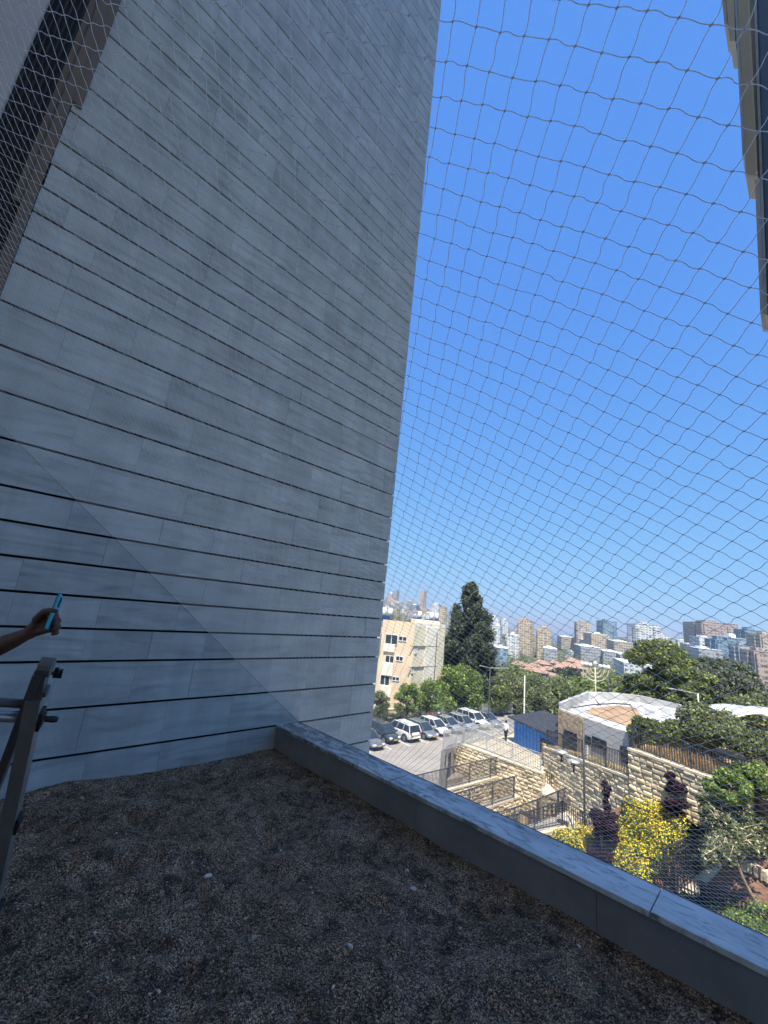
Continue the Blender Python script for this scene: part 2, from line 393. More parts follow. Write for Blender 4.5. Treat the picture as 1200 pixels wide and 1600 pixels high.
def gz(X, Y):
    w0 = sum((.036 / kk ** .85) * np.sin(kk * (np.cos(a) * X + np.sin(a) * Y) + p + .8 * np.sin(1.9 * X - 1.2 * Y + p)) for a, kk, p in zip(_wk, _wl, _wp))
    # raked flatter along the wall and the parapet
    u_ = (X - C0[0]) * Pd[0] + (Y - C0[1]) * Pd[1]; v_ = -((X - C0[0]) * Wd[0] + (Y - C0[1]) * Wd[1])
    return _gz0(X, Y) + w0 * np.clip(.25 + np.minimum(u_, v_) * 2.2, .25, 1)
def _gz0(X, Y):
    z = -1.765 + .010 * np.sin(2.1 * X + 1.3 * Y) + .008 * np.sin(-1.7 * X + 3.1 * Y + 1)
    for (bx, by), a, s in zip(_bx, _ba, _bs): z = z + a * np.exp(-((X - bx) ** 2 + (Y - by) ** 2) / (2 * s * s))
    return z
# local frame: x along P from the wall, y towards the camera side
n1, n2 = 700, 520
U, V_ = np.meshgrid(np.linspace(-.01, 9, n1), np.linspace(.0, 6.5, n2)); 
GX = C0[0] + Pd[0] * U - Wd[0] * V_; GY = C0[1] + Pd[1] * U - Wd[1] * V_
GZ = gz(GX, GY) + _q.normal(0, .0016, GX.shape) + .03 * np.exp(-V_ / .12) * 0
idx = np.arange(n1 * n2).reshape(n2, n1)
Fq = np.stack([idx[:-1, :-1], idx[1:, :-1], idx[1:, 1:], idx[:-1, 1:]], -1).reshape(-1, 4)
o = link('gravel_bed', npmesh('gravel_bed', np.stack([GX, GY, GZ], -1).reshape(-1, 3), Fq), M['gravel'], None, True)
tag(o, kind='structure')
def pebbles(name, n, smin, smax, m, seed, u=(0, 6.5), v=(0, 5.5)):
    r = np.random.default_rng(seed); uu = r.uniform(*u, n); vv = r.uniform(*v, n)
    # denser near the camera side
    X = C0[0] + Pd[0] * uu - Wd[0] * vv; Y = C0[1] + Pd[1] * uu - Wd[1] * vv; Z = gz(X, Y)
    base = np.array([(1, 0, 0), (0, 1, 0), (-1, 0, 0), (0, -1, 0), (0, 0, 1), (0, 0, -.6)], float)
    S = (smin + (smax - smin) * r.random(n) ** 3)[:, None] * r.uniform(.6, 1.2, (n, 3)); S[:, 2] *= .6
    an = r.uniform(0, 6.28, n); V = base[None] * S[:, None] * (1 + r.uniform(-.25, .25, (n, 6, 3)))
    c, s = np.cos(an)[:, None], np.sin(an)[:, None]; VX = V[..., 0] * c - V[..., 1] * s; VY = V[..., 0] * s + V[..., 1] * c
    VX = VX + X[:, None]; VY = VY + Y[:, None]; VZ = V[..., 2] + (Z + S[:, 2] * .25)[:, None]
    f = np.array([(0, 1, 4), (1, 2, 4), (2, 3, 4), (3, 0, 4), (1, 0, 5), (2, 1, 5), (3, 2, 5), (0, 3, 5)])
    Fq = (f[None] + 6 * np.arange(n)[:, None, None]).reshape(-1, 3)
    return link(name, npmesh(name, np.stack([VX, VY, VZ], -1).reshape(-1, 3), Fq), m)
M['peb'] = mat('pebble_stone', (.40, .31, .235), .85, var=.3, scale=9, isl=.8)
M['pebl'] = mat('pale_pebble', (.74, .71, .66), .8, var=.2, scale=9, isl=.25)
tag(pebbles('loose_gravel', 70000, .0035, .011, M['peb'], 3), 'fine dark grey gravel covering the terrace floor', 'gravel', kind='stuff')
# pale stones one can count
for k, (x, y, s) in enumerate([(325, 1369, .020), (547, 1481, .016), (646, 1388, .017), (18 + 110, 1248, .012), (180, 1310, .009), (440, 1320, .010), (636, 1360, .012), (300, 1350, .010), (665, 1380, .008), (150, 1450, .009),
                           (385, 1425, .009), (520, 1550, .010), (1100, 1548, .014), (1062, 1530, .013), (720, 1440, .009), (905, 1480, .010), (250, 1540, .010), (590, 1250, .010)]):
    p = at(x, y, -1.765); z = float(gz(p[0], p[1])); r = random.Random(k)
    s0_ = s; s *= 1.3; mb = MB(); mb.sphere((0, 0, 0), (s, s * r.uniform(.45, .7), s * .4), 9, 6)
    mb.v = [(a + r.uniform(-.12, .12) * s, b + r.uniform(-.12, .12) * s, c + r.uniform(-.08, .08) * s) for a, b, c in mb.v]
    o = mb.build('pale_stone', M['pebl'], None, False); o.location = (p[0], p[1], z + s * .25); o.rotation_euler = (0, 0, r.uniform(0, 6))
    s = s0_
    if s >= .016: tag(o, ['largest flat pale stone lying on the gravel left of centre', 'pale oval stone in the lower middle of the gravel', 'white chip of stone on the gravel near the middle of the parapet'][min(k, 2)], 'stone', 'pale stones on the gravel')
    else: tag(o, f"small pale stone chip {'near the wall foot' if y < 1300 else 'half way down the gravel' if y < 1400 else 'low on the gravel' if y < 1500 else 'at the bottom of the photo'}, {'far left' if x < 200 else 'left of centre' if x < 420 else 'near the middle' if x < 610 else 'right of the middle' if x < 700 else 'close to the parapet'}", 'stone', 'pale stones on the gravel')
# dry twigs
for k, (x, y, l) in enumerate([(1010, 1500, .05), (480, 1340, .04), (640, 1525, .06), (230, 1390, .04), (820, 1400, .035), (395, 1590, .09), (560, 1300, .04)]):
    p = at(x, y, -1.765); r = random.Random(k + 40); a = r.uniform(0, 3.1); dx, dy = math.cos(a) * l, math.sin(a) * l
    mb = MB(); mb.tube([(-dx, -dy, .004), (-dx * .2 + .004, -dy * .2, .009), (dx * .4, dy * .4 + .004, .006), (dx, dy, .008)], [.0016, .0018, .0015, .0009], 5)
    o = mb.build('dry_twig', M['trunk']); o.location = (p[0], p[1], float(gz(p[0], p[1])) + .003)
    tag(o, ['twig nearest the parapet at the lower right of the gravel', 'thin twig in the upper middle of the gravel', 'curved twig low in the middle of the gravel', 'twig lying left of centre on the gravel', 'short twig right of the middle stones', 'longest twig at the bottom edge of the photo', 'thin twig in the gravel below the wall corner'][k], 'twig', 'twigs on the gravel')
# grass tufts
M['weed'] = leafmat('dry_weed', (.075, .075, .035), isl=.4)
for k, (x, y) in enumerate([(860, 1475), (445, 1545), (350, 1560), (570, 1580), (700, 1590)]):
    p = at(x, y, -1.765); r = random.Random(k); mb = MB()
    for i in range(110):
        a = r.uniform(0, 6.28); d = r.uniform(0, .05); l = r.uniform(.008, .03); bx, by = d * math.cos(a), d * math.sin(a); lx, ly = r.uniform(-.014, .014), r.uniform(-.014, .014); t = .0008
        mb.add([(bx - t, by, 0), (bx + t, by, 0), (bx + lx, by + ly, l)], [(0, 1, 2)])
    o = mb.build('weed_tuft', M['weed']); o.location = (p[0], p[1], float(gz(p[0], p[1])) - .003)
    tag(o, ['sparse weed tuft on the gravel close to the parapet', 'weed tuft in the gravel at the bottom left of centre', 'leftmost weed tuft at the bottom of the gravel', 'weed tuft at the bottom middle edge of the gravel', 'weed tuft right of the bottom middle of the gravel'][k], 'weed', 'weeds in the gravel')

# bird net ---------------------------------------------------------
O3 = np.array([-0.82629269, 5.64320271, -1.498]); PN = np.array([-0.42907108, -0.43390799, -0.79222589]); PN /= np.linalg.norm(PN)
Qd = np.cross(PN, Pd); Qd /= np.linalg.norm(Qd)
if Qd[2] < 0: Qd = -Qd
netroot = thing('bird_net', 'fine pale nylon bird net stretched from the parapet up over the terrace', 'net')
def build_net():
    r = np.random.default_rng(2)
    va = np.array([.0283, -.0270]); vb = np.array([-.0265, -.0293])
    P0 = np.array([4.469, 3.783])
    ii, jj = np.meshgrid(np.arange(-150, 151), np.arange(-150, 151), indexing='ij')
    def pos(i, j):
        i = np.asarray(i, float); j = np.asarray(j, float)
        s = P0[0] + va[0] * i + vb[0] * j; t = P0[1] + va[1] * i + vb[1] * j
        dx = .0045 * np.sin(i * .23 + j * .11) + .0035 * np.sin(i * .07 - j * .19 + 1) + .0016 * np.sin(12.9 * i + 78.2 * j)
        dy = .0045 * np.cos(i * .17 - j * .13) + .0016 * np.sin(39.3 * i + 11.1 * j)
        dz = .010 * np.sin(s * 2.1 + 1) * np.sin(t * 1.7) + .004 * np.sin(i * .4 + j * .3)
        return s + dx, t + dy, dz
    s, t, _ = pos(ii, jj); ok = (s > .0) & (s < 5.6) & (t > 0) & (t < 5.4)
    I = ii[ok]; Jn = jj[ok]; Vs = []; Fs = []; base = 0; NS = 5; rad = .00078
    ang = [0, 2 * math.pi / 3, 4 * math.pi / 3]
    for di, dj in ((1, 0), (0, 1)):
        a = np.stack(pos(I, Jn), -1); b = np.stack(pos(I + di, Jn + dj), -1)
        keep = (b[:, 0] > 0) & (b[:, 1] > 0) & (b[:, 0] < 5.65) & (b[:, 1] < 5.45); a = a[keep]; b = b[keep]; n = len(a)
        amp = (.0015 * (1 + r.normal(0, .5, n))) * (1 if di else -1); sag = r.normal(0, .0008, n); bow = r.normal(0, .0009, n); P = np.empty((n, NS + 1, 3))
        for k in range(NS + 1):
            u = k / NS; p = a + (b - a) * u; p[:, 0] += amp * math.sin(2 * math.pi * u); p[:, 2] += sag * math.sin(math.pi * u); p[:, 1] += bow * math.sin(math.pi * u); P[:, k] = p
        d = b - a; d /= np.linalg.norm(d, axis=1)[:, None]; e1 = np.stack([-d[:, 1], d[:, 0], np.zeros(n)], -1); e2 = np.tile([0, 0, 1.], (n, 1))
        ring = np.stack([e1 * math.cos(q_) + e2 * math.sin(q_) for q_ in ang], 1) * rad
        V = P[:, :, None, :] + ring[:, None, :, :]
        Vs.append(V.reshape(-1, 3)); m = (NS + 1) * 3
        f = np.array([(k * 3 + c, k * 3 + (c + 1) % 3, (k + 1) * 3 + (c + 1) % 3, (k + 1) * 3 + c) for k in range(NS) for c in range(3)])
        Fs.append((f[None] + base + m * np.arange(n)[:, None, None]).reshape(-1, 4)); base += n * m
    V = np.concatenate(Vs); Fq = np.concatenate(Fs)
    V3 = O3 + V[:, :1] * Pd + V[:, 1:2] * Qd + V[:, 2:] * PN
    link('mesh', npmesh('net_mesh', V3, Fq), M['net'], netroot)
    kp = np.stack(pos(I, Jn), -1); n = len(kp)
    oc = np.array([(1.5, 0, 0), (0, .85, 0), (-1.5, 0, 0), (0, -.85, 0), (0, 0, .8), (0, 0, -.8)]) * .0021
    V = (kp[:, None] + oc[None]).reshape(-1, 3); f = np.array([(0, 1, 4), (1, 2, 4), (2, 3, 4), (3, 0, 4), (1, 0, 5), (2, 1, 5), (3, 2, 5), (0, 3, 5)])
    V3 = O3 + V[:, :1] * Pd + V[:, 1:2] * Qd + V[:, 2:] * PN
    o = link('knots', npmesh('net_knots', V3, (f[None] + 6 * np.arange(n)[:, None, None]).reshape(-1, 3)), M['net'], netroot); o['kind'] = 'stuff'
build_net()
mb = MB(); mb.tube([tuple(O3 + Pd * a) for a in np.linspace(0, 5.6, 12)], .0025, 6)
mb.build('border_cord', M['aludark'], netroot)
mb = MB(); mb.tube([tuple(O3 + Qd * a - np.array([Wd[1], -Wd[0], 0]) * -.006) for a in np.linspace(0.01, 5.4, 12)], .002, 6)
mb.build('border_cord', M['aludark'], netroot)

# own building: blocks behind and to the right of the terrace (they shade it) -----------------
own = thing('tower_block', 'tall building with beige panels and a glass strip at the right edge, high up', 'building')
M['facade'] = mat('own_facade_stone', (.62, .58, .52), .7, var=.1, scale=.8)
MB().prism([(-15, -5), (12, -5), (12, -18), (-15, -18)], -14, 42).build('rear_block', M['facade'], own)
MB().prism([(-7.5, -4.99), (7, -4.99), (7, -.2), (-7.5, -.2)], 7.5, 8.2).build('canopy', M['facade'], own)  # unseen overhang added to darken the upper left of the clad wall
def vert_edge(x, y, D):
    r = atd(x, y, D); return r
pe = atd(1196, 490, 7.0); pa = atd(1163, 245, 7.0); pb = atd(1146, 60, 7.0)
M['glassblue'] = mat('blue_glass', (.10, .16, .24), .08, var=.1, metal=.3)
azv = lambda p: math.atan2(p[0], p[1])
def slab(az0, az1, D, dep, z0, z1, m, name, sink=0):
    a = Vector((math.sin(az0) * D, math.cos(az0) * D, 0)); b = Vector((math.sin(az1) * D, math.cos(az1) * D, 0)); d = (b - a).normalized(); n = Vector((d.y, -d.x, 0))
    if n.dot(a) < 0: n = -n
    a += n * sink; b += n * sink
    mb = MB(); mb.prism([tuple(a.xy), tuple(b.xy), tuple((b + n * dep).xy), tuple((a + n * dep).xy)], z0, z1); return mb.build(name, m, own)
def zat(x, y, D): return float(atd(x, y, D)[2])
A = lambda x, y: azv(atd(x, y, 7))
D7 = 7.0
def fin(xt0, xt1, xb0, xb1, yb, m, name, sink=0.0, dep=.5, D=7.0):
    pts = []
    for x, y in ((xb0, yb), (xb1, yb), (xt1, -140), (xt0, -140)): pts.append(Vector([float(a) for a in atd(x + (0 if y > 0 else (x - (xb0 if x == xt0 else xb1)) * 140 / yb), y, D + sink)]))
    n = (pts[1] - pts[0]).cross(pts[3] - pts[0]).normalized()
    if n.dot(pts[0]) < 0: n = -n
    mb = MB(); mb.add([tuple(p) for p in pts] + [tuple(p + n * dep) for p in pts], [(3, 2, 1, 0), (4, 5, 6, 7), (0, 1, 5, 4), (1, 2, 6, 5), (2, 3, 7, 6), (3, 0, 4, 7)]); return mb.build(name, m, own)
fin(1128, 1134, 1132, 1137, 38, M['beige2'], 'beige_fin', .03)
fin(1134.5, 1147, 1140, 1149, 64, M['beige2'], 'beige_fin', .0)
fin(1147.5, 1151, 1160, 1164, 243, M['alu'], 'metal_edge', .02)
fin(1151.5, 1167, 1165, 1184, 274, M['beige2'], 'beige_fin', .04)
fin(1167.5, 1171, 1180, 1183.5, 268, M['beige2'], 'beige_fin', -.06, .05)
fin(1167.5, 1177, 1188, 1194.5, 490, M['facade'], 'grey_fin', .16)
fin(1177.5, 1182, 1195, 1199, 492, M['alu'], 'metal_edge', .10)
fin(1182.5, 1420, 1199.5, 1440, 492, M['glassblue'], 'glass_strip', .18)
fin(1170, 1420, 1190, 1440, 488, M['facade'], 'bay', .72, 1.4)

# ladder -------------------------------------------------------------
lad = thing('folding_ladder', 'aluminium folding ladder with black locking knobs at the left edge', 'ladder')
def on(x, y, D): return Vector([float(a) for a in atd(x, y, D)])
Lt = on(72, 1042, 1.78); Lb_ = Vector([float(a) for a in at(-33, 1530, -1.76)])
ld = (Lb_ - Lt).normalized(); left = Vector((-Wd[0] * .35 - Pd[0] * .9, -Wd[1] * .35 - Pd[1] * .9, 0)); left = Vector((-.92, -.38, 0)).normalized()
left = (left - ld * left.dot(ld)).normalized(); nrm = ld.cross(left).normalized()
def rail(a, b, w1, w2, m, nm='rail'):
    mb = MB(); d = (b - a); mb.obox((a + b) / 2, d, left, nrm, d.length / 2, w1 / 2, w2 / 2)
    # flanges of the channel section
    mb.obox((a + b) / 2 + nrm * w2 * .5 + left * w1 * .55, d, left, nrm, d.length / 2, w1 * .7, .0015)
    mb.obox((a + b) / 2 - nrm * w2 * .5 + left * w1 * .55, d, left, nrm, d.length / 2, w1 * .7, .0015)
    return mb.build(nm, m, lad)
wl_ = .40
rail(Lt, Lt + ld * .36, .018, .044, M['aludark'], 'inner_rail')
rail(Lt + ld * .12 + left * 0, Lb_, .024, .056, M['alu'])
rail(Lt + left * wl_, Lb_ + left * wl_, .024, .056, M['alu'])
for k, dd in enumerate((.225, .75, 1.27)):
    c = Lt + ld * dd; mb = MB(); mb.tube([c, c + left * wl_], .016, 10); mb.build('rung', M['alu'], lad, True)
    kb = MB(); kb.tube([c - left * .026, c + left * .018], [.024, .027], 14)
    kb.obox(c - left * .012, ld, left, nrm, .040, .010, .018)
    if k == 0: kb.tube([c - left * .02, c - left * .055, c - left * .066], [.009, .011, .008], 10)
    kk = kb.build('lock_knob', M['blackpl'], lad)
    bb = MB(); bb.tube([c - left * .0285 - nrm * .008, c - left * .027 - nrm * .008], .006, 8); bb.build('bolt', M['alu'], kk)
# hinge and rear section
hb = MB(); hb.tube([Lt - left * .018, Lt + left * .018], .03, 12); hb.tube([Lt + ld * .10 - left * .02, Lt + ld * .10 + left * .018], .02, 10)
hb.build('hinge', M['aludark'], lad)
Rt = Lt + left * .012 + Vector((.0, .0, -.01)); Rb = Vector([float(a) for a in at(-108, 1500, -1.76)]); 
rd = (Rb - Rt).normalized()
mb = MB(); mb.obox((Rt + Rb) / 2, Rb - Rt, left, rd.cross(left), (Rb - Rt).length / 2, .012, .028); mb.build('rear_rail', M['aludark'], lad)
mb = MB(); mb.obox((Rt + Rb) / 2 + left * wl_, Rb - Rt, left, rd.cross(left), (Rb - Rt).length / 2, .012, .028); mb.build('rear_rail', M['aludark'], lad)
for dd in (.165, .52, .87):
    c = Rt + rd * dd; MB().tube([c, c + left * wl_], .014, 10).build('rung', M['aludark'], lad, True)
c = on(88, 1052, 1.72)
mb = MB(); mb.obox(c, left, ld, nrm, .012, .004, .004); mb.obox(c - left * .012, ld, left, nrm, .016, .004, .004); mb.obox(c - ld * .012, left, ld, nrm, .006, .009, .003); mb.obox(c + ld * .012, left, ld, nrm, .008, .005, .003)
mb.build('catch', M['blackpl'], lad)

# person with phone --------------------------------------------------
def capsules(name, segs, m, parent, voxel, sm=3):
    """tapered limbs (p0, r0, p1, r1) melted into one continuous skin"""
    mb = MB()
    for p0, r0, p1, r1 in segs:
        p0 = Vector(p0); p1 = Vector(p1); d = p1 - p0; n = 6
        pts = []; rs = []
        for k in range(4): a = k / 4 * math.pi / 2; pts.append(p0 - d.normalized() * r0 * math.cos(a)); rs.append(max(1e-4, r0 * math.sin(a)))
        for k in range(n + 1): u = k / n; pts.append(p0 + d * u); rs.append(r0 + (r1 - r0) * u)
        for k in range(1, 5): a = k / 4 * math.pi / 2; pts.append(p1 + d.normalized() * r1 * math.sin(a)); rs.append(max(1e-4, r1 * math.cos(a)))
        mb.tube(pts, rs, 14)
    o = mb.build(name, m, parent, True)
    rm = o.modifiers.new('r', 'REMESH'); rm.mode = 'VOXEL'; rm.voxel_size = voxel; rm.use_smooth_shade = True
    s = o.modifiers.new('s', 'SMOOTH'); s.factor = .5; s.iterations = sm
    return o
DH = 1.48
per = thing('person', 'person reaching a bare arm in from the left edge, holding a turquoise phone', 'person')
cr = Vector((float(RW[0][0]), float(RW[1][0]), float(RW[2][0]))); cu = Vector((float(RW[0][1]), float(RW[1][1]), float(RW[2][1]))); cf = -Vector((float(RW[0][2]), float(RW[1][2]), float(RW[2][2])))
def hp(x, y, dz=0.0):                       # a point of the hand, DH in front of the camera, dz farther away
    t = (DH + dz); return cr * ((x - 600) / F_PX * t) + cu * ((800 - y) / F_PX * t) + cf * t
wr = hp(46, 989); elb = hp(-62, 1030, .04); sh = hp(-150, 985, .16)
seg = [(wr, .021, hp(20, 1001, .01), .029), (hp(20, 1001, .01), .029, hp(-20, 1017, .02), .040), (hp(-20, 1017, .02), .040, elb, .043), (elb, .043, sh, .052)]
# palm: three stout metacarpal columns
pk = [hp(70, 961, .012), hp(74, 968, .0), hp(75, 976, -.008), hp(74, 984, -.012)]
for k, p in enumerate(pk): seg.append((wr + (p - wr) * .12, .019, p, .0125))
seg.append((wr, .024, hp(62, 973, .0), .023))
# fingers closed around the phone: root -> knuckle -> joint -> tip
fing = [(pk[0], hp(83, 957, .018), hp(88, 961, -.004), hp(84, 966, -.020), .0095),
        (pk[1], hp(88, 966, .010), hp(92, 970, -.012), hp(85, 974, -.028), .0098),
        (pk[2], hp(89, 976, .000), hp(92, 980, -.020), hp(84, 983, -.032), .0095),
        (pk[3], hp(86, 986, -.006), hp(89, 989, -.022), hp(82, 991, -.030), .0085)]
for a, b, c_, d, r in fing: seg += [(a, r * 1.15, b, r), (b, r, c_, r * .9), (c_, r * .9, d, r * .75)]
seg += [(hp(58, 968, -.012), .016, hp(69, 956, -.022), .0125), (hp(69, 956, -.022), .0125, hp(80, 954, -.026), .0105), (hp(80, 954, -.026), .0105, hp(88, 955, -.022), .008)]
# rest of the figure, standing on the gravel outside the frame
chest = sh + Vector((-.17, -.12, -.03)); gzv = -1.76
hip = Vector((chest.x - .03, chest.y - .02, -.83)); side_ = Vector((.17, .08, 0)).normalized(); fw = Vector((.3, .95, 0)).normalized()
sh2 = chest - side_ * .17; neck = chest + Vector((0, 0, .10))
hd = chest + Vector((.02, .03, .26))
seg += [(sh, .055, chest, .085), (chest, .12, hip, .125), (chest, .085, sh2, .055), (chest, .06, hd - Vector((0, 0, .06)), .055), (hd - Vector((0, 0, .03)), .075, hd + Vector((0, 0, .05)), .088), (hd + fw * .085 - Vector((0, 0, .02)), .014, hd + fw * .10 - Vector((0, 0, .035)), .015)]
el2 = sh2 + Vector((-.05, -.03, -.28)); wr2 = el2 + Vector((.03, .10, -.24)); seg += [(sh2, .052, el2, .042), (el2, .04, wr2, .027), (wr2, .028, wr2 + Vector((.01, .03, -.08)), .024)]
for k in range(4): b0 = wr2 + Vector((.01 + .012 * (k - 1.5), .03, -.08)); seg.append((b0, .009, b0 + Vector((0, .015, -.07 + abs(k - 1.4) * .008)), .007))
seg.append((wr2 + Vector((.03, .02, -.03)), .011, wr2 + Vector((.045, .05, -.08)), .009))
legs = []
for s_ in (-1, 1):
    a = hip + side_ * .085 * s_; kn = Vector((a.x + side_.x * .02 * s_, a.y + .02, -1.29)); an = Vector((kn.x, kn.y - .03, gzv + .09)); legs += [(a, .088, kn, .06), (kn, .06, an, .042)]
    seg += [(a, .08, kn, .052), (kn, .052, an, .036), (an - Vector((0, 0, .05)), .035, an + fw * .14 - Vector((0, 0, .06)), .03)]
capsules('body', seg, M['skin'], per, .0042, 3)
M['shirt'] = mat('navy_cotton', (.03, .04, .07), .9, var=.2, scale=8); M['trouser'] = mat('dark_denim', (.025, .03, .045), .9, var=.2, scale=8)
capsules('shirt', [(chest, .135, hip, .14), (chest, .10, sh - side_ * .02, .07), (chest, .10, sh2, .068), (sh, .066, sh + (elb - sh) * .45, .062), (sh2, .064, sh2 + (el2 - sh2) * .6, .056)], M['shirt'], per, .012, 4)
capsules('trousers', [(hip + Vector((0, 0, .02)), .142, hip - Vector((0, 0, .07)), .138)] + legs, M['trouser'], per, .012, 4)
capsules('hair', [(hd - fw * .02 + Vector((0, 0, .02)), .083, hd - fw * .015 + Vector((0, 0, .07)), .09)], mat('dark_hair', (.02, .015, .012), .8), per, .01, 2)
# phone: its own thing, standing in the closed fist
ph = thing('mobile_phone', 'turquoise mobile phone held up in the hand at the left edge', 'phone')
pc = hp(85, 958, -.006); ptop = hp(96, 931, .03); pbot = hp(74, 985, -.03)
pu = (ptop - pbot).normalized(); _rv = cen_ = (ptop + pbot) / 2; pr_ = (_rv.normalized() * .97 + cr * .20); pr_ = (pr_ - pu * pr_.dot(pu)).normalized(); pn_ = pu.cross(pr_)
cen = (ptop + pbot) / 2; HL = (ptop - pbot).length / 2
M['cyan'] = mat('turquoise_case', (.05, .42, .58), .4, var=.06)
mb = MB(); mb.obox(cen, pr_, pu, pn_, .036, HL, .005); mb.build('case', M['cyan'], ph, bevel=.003)
mb = MB(); mb.obox(cen + pn_ * .0058, pr_, pu, pn_, .033, HL - .004, .0012); mb.build('screen', mat('phone_glass', (.02, .025, .03), .1), ph)
mb = MB(); mb.obox(cen - pn_ * .0062 + pu * (HL - .028) - pr_ * .016, pr_, pu, pn_, .010, .018, .0018); cb = mb.build('camera_bump', M['blackpl'], ph, bevel=.001)
mb = MB(); mb.tube([cen - pn_ * .0078 + pu * (HL - .02) - pr_ * .016, cen - pn_ * .009 + pu * (HL - .02) - pr_ * .016], .0055, 12); mb.build('lens', M['glass'], cb)

# ================================================================== OUTSIDE
def P3(x, y, z): return tuple(float(a) for a in at(x, y, z))
def structure(name, mb, m, smooth=False):
    o = mb.build(name, m, None, smooth); tag(o, kind='structure'); return o
def asphalt():
    m, N, L, B = newmat('worn_asphalt'); tc = N.new('ShaderNodeTexCoord').outputs['Object']
    a = _ramp(N, L, _noise(N, L, tc, .25, 6, .6), [(.3, (.27, .235, .20)), (.7, (.36, .32, .275))])
    a = _mix(N, L, 'MULTIPLY', 1.0, a, _ramp(N, L, _noise(N, L, tc, 20, 4, .7), [(.3, .8), (.7, 1.15)]))
    s = _noise(N, L, _map(N, L, tc, (.25, 2.5, 1), (0, 0, R_(40))), 1.2, 4, .6)
    a = _mix(N, L, 'MULTIPLY', 1.0, a, _ramp(N, L, s, [(.35, .8), (.55, 1.05)]))
    L.new(a, B.inputs['Base Color']); B.inputs['Roughness'].default_value = .9; return m
def paving(name, c, sx, sy, rot):
    m, N, L, B = newmat(name); tc = N.new('ShaderNodeTexCoord').outputs['Object']
    b = N.new('ShaderNodeTexBrick'); b.inputs['Scale'].default_value = 1; b.inputs['Brick Width'].default_value = sx; b.inputs['Row Height'].default_value = sy
    b.inputs['Mortar Size'].default_value = .012; b.inputs['Color1'].default_value = (*[x * .86 for x in c], 1); b.inputs['Color2'].default_value = (*[min(1, x * 1.12) for x in c], 1)
    b.inputs['Mortar'].default_value = (*[x * .5 for x in c], 1)
    L.new(_map(N, L, tc, (1, 1, 1), (0, 0, rot)), b.inputs['Vector'])
    a = _mix(N, L, 'MULTIPLY', 1.0, b.outputs[0], _ramp(N, L, _noise(N, L, tc, .8, 5), [(.3, .85), (.7, 1.1)]))
    L.new(a, B.inputs['Base Color']); B.inputs['Roughness'].default_value = .85; return m
M['asphalt'] = asphalt()
M['pave'] = paving('cream_paving', (.56, .46, .32), .6, .3, -par_rz)
M['pave2'] = paving('pale_paving', (.55, .49, .42), .4, .2, -par_rz + .2)
# --- terrain ---------------------------------------------------------
# elevation of the land, by azimuth (degrees) and distance
_az = np.array([-60, -10, 0, 5, 9, 12, 16, 20, 24, 28, 32, 38, 45, 60, 90], float)
_r = np.array([0, 58, 64, 90, 150, 300, 500, 800, 1200, 1500, 2200], float)
_sky = np.array([14, 14, 9, 3, -3, -4, -6, -16, -25, -12, -5, 0, 0, 0, 0], float) / 631.0   # skyline slope
_T = np.zeros((len(_az), len(_r)))
for i, s in enumerate(_sky):
    rd_ = np.clip((_az[i] - 2) / 10, 0, 1)
    z150 = -17 - 8 * rd_; z300 = -12 - 24 * rd_; z500 = -6 - 34 * rd_; z800 = -2 - 38 * rd_
    z800 = min(z800, s * 800 - 3); z500 = min(z500, s * 500 - 2); z300 = min(z300, s * 300 - 2)
    _T[i] = [-14.2, -14.2, -14.4, -15.6, z150, z300, z500, z800, s * 1200, s * 1500, s * 1500 - 80]
def terr(a, r):
    """a degrees, r metres (arrays)"""
    a = np.clip(np.asarray(a, float), -60, 90); r = np.clip(np.asarray(r, float), 0, 2200)
    i = np.clip(np.searchsorted(_az, a) - 1, 0, len(_az) - 2); j = np.clip(np.searchsorted(_r, r) - 1, 0, len(_r) - 2)
    u = (a - _az[i]) / (_az[i + 1] - _az[i]); v = (r - _r[j]) / (_r[j + 1] - _r[j])
    z = _T[i, j] * (1 - u) * (1 - v) + _T[i + 1, j] * u * (1 - v) + _T[i, j + 1] * (1 - u) * v + _T[i + 1, j + 1] * u * v
    return z + np.clip((r - 120) / 400, 0, 1) * (1.6 * np.sin(r * .011 + a * .35) + 1.1 * np.sin(r * .027 - a * .8))
def terrain_mat():
    m, N, L, B = newmat('hill_ground'); tc = N.new('ShaderNodeTexCoord').outputs['Object']
    a = _ramp(N, L, _noise(N, L, tc, .02, 8, .7), [(.35, (.05, .065, .025)), (.5, (.11, .11, .055)), (.68, (.26, .21, .13))])
    a = _mix(N, L, 'MULTIPLY', 1.0, a, _ramp(N, L, _noise(N, L, tc, .25, 5, .7), [(.3, .6), (.7, 1.25)]))
    L.new(a, B.inputs['Base Color']); B.inputs['Roughness'].default_value = .95; return m
M['hill'] = terrain_mat()
aa = np.linspace(-60, 90, 151); rr = np.concatenate([[50], np.linspace(56, 150, 14), np.linspace(165, 600, 30), np.linspace(625, 2200, 50)])
AA, RR = np.meshgrid(aa, rr); ZZ = terr(AA, RR); ZZ[0] = -14.35
V = np.stack([RR * np.sin(np.radians(AA)), RR * np.cos(np.radians(AA)), ZZ], -1).reshape(-1, 3)
n1, n2 = len(aa), len(rr); idx = np.arange(n1 * n2).reshape(n2, n1)
Fq = np.stack([idx[:-1, :-1], idx[:-1, 1:], idx[1:, 1:], idx[1:, :-1]], -1).reshape(-1, 4)
tag(link('hills', npmesh('hills', V, Fq), M['hill'], None, True), kind='structure')
mb = MB(); mb.add([(-60, -60, -14.3), (80, -60, -14.3), (80, 60, -14.3), (-60, 60, -14.3)], [(0, 1, 2, 3)]); structure('ground', mb, M['dry'])
m, N, L, B = newmat('sea_water'); B.inputs['Base Color'].default_value = (.03, .10, .20, 1); B.inputs['Roughness'].default_value = .45
M['sea'] = m
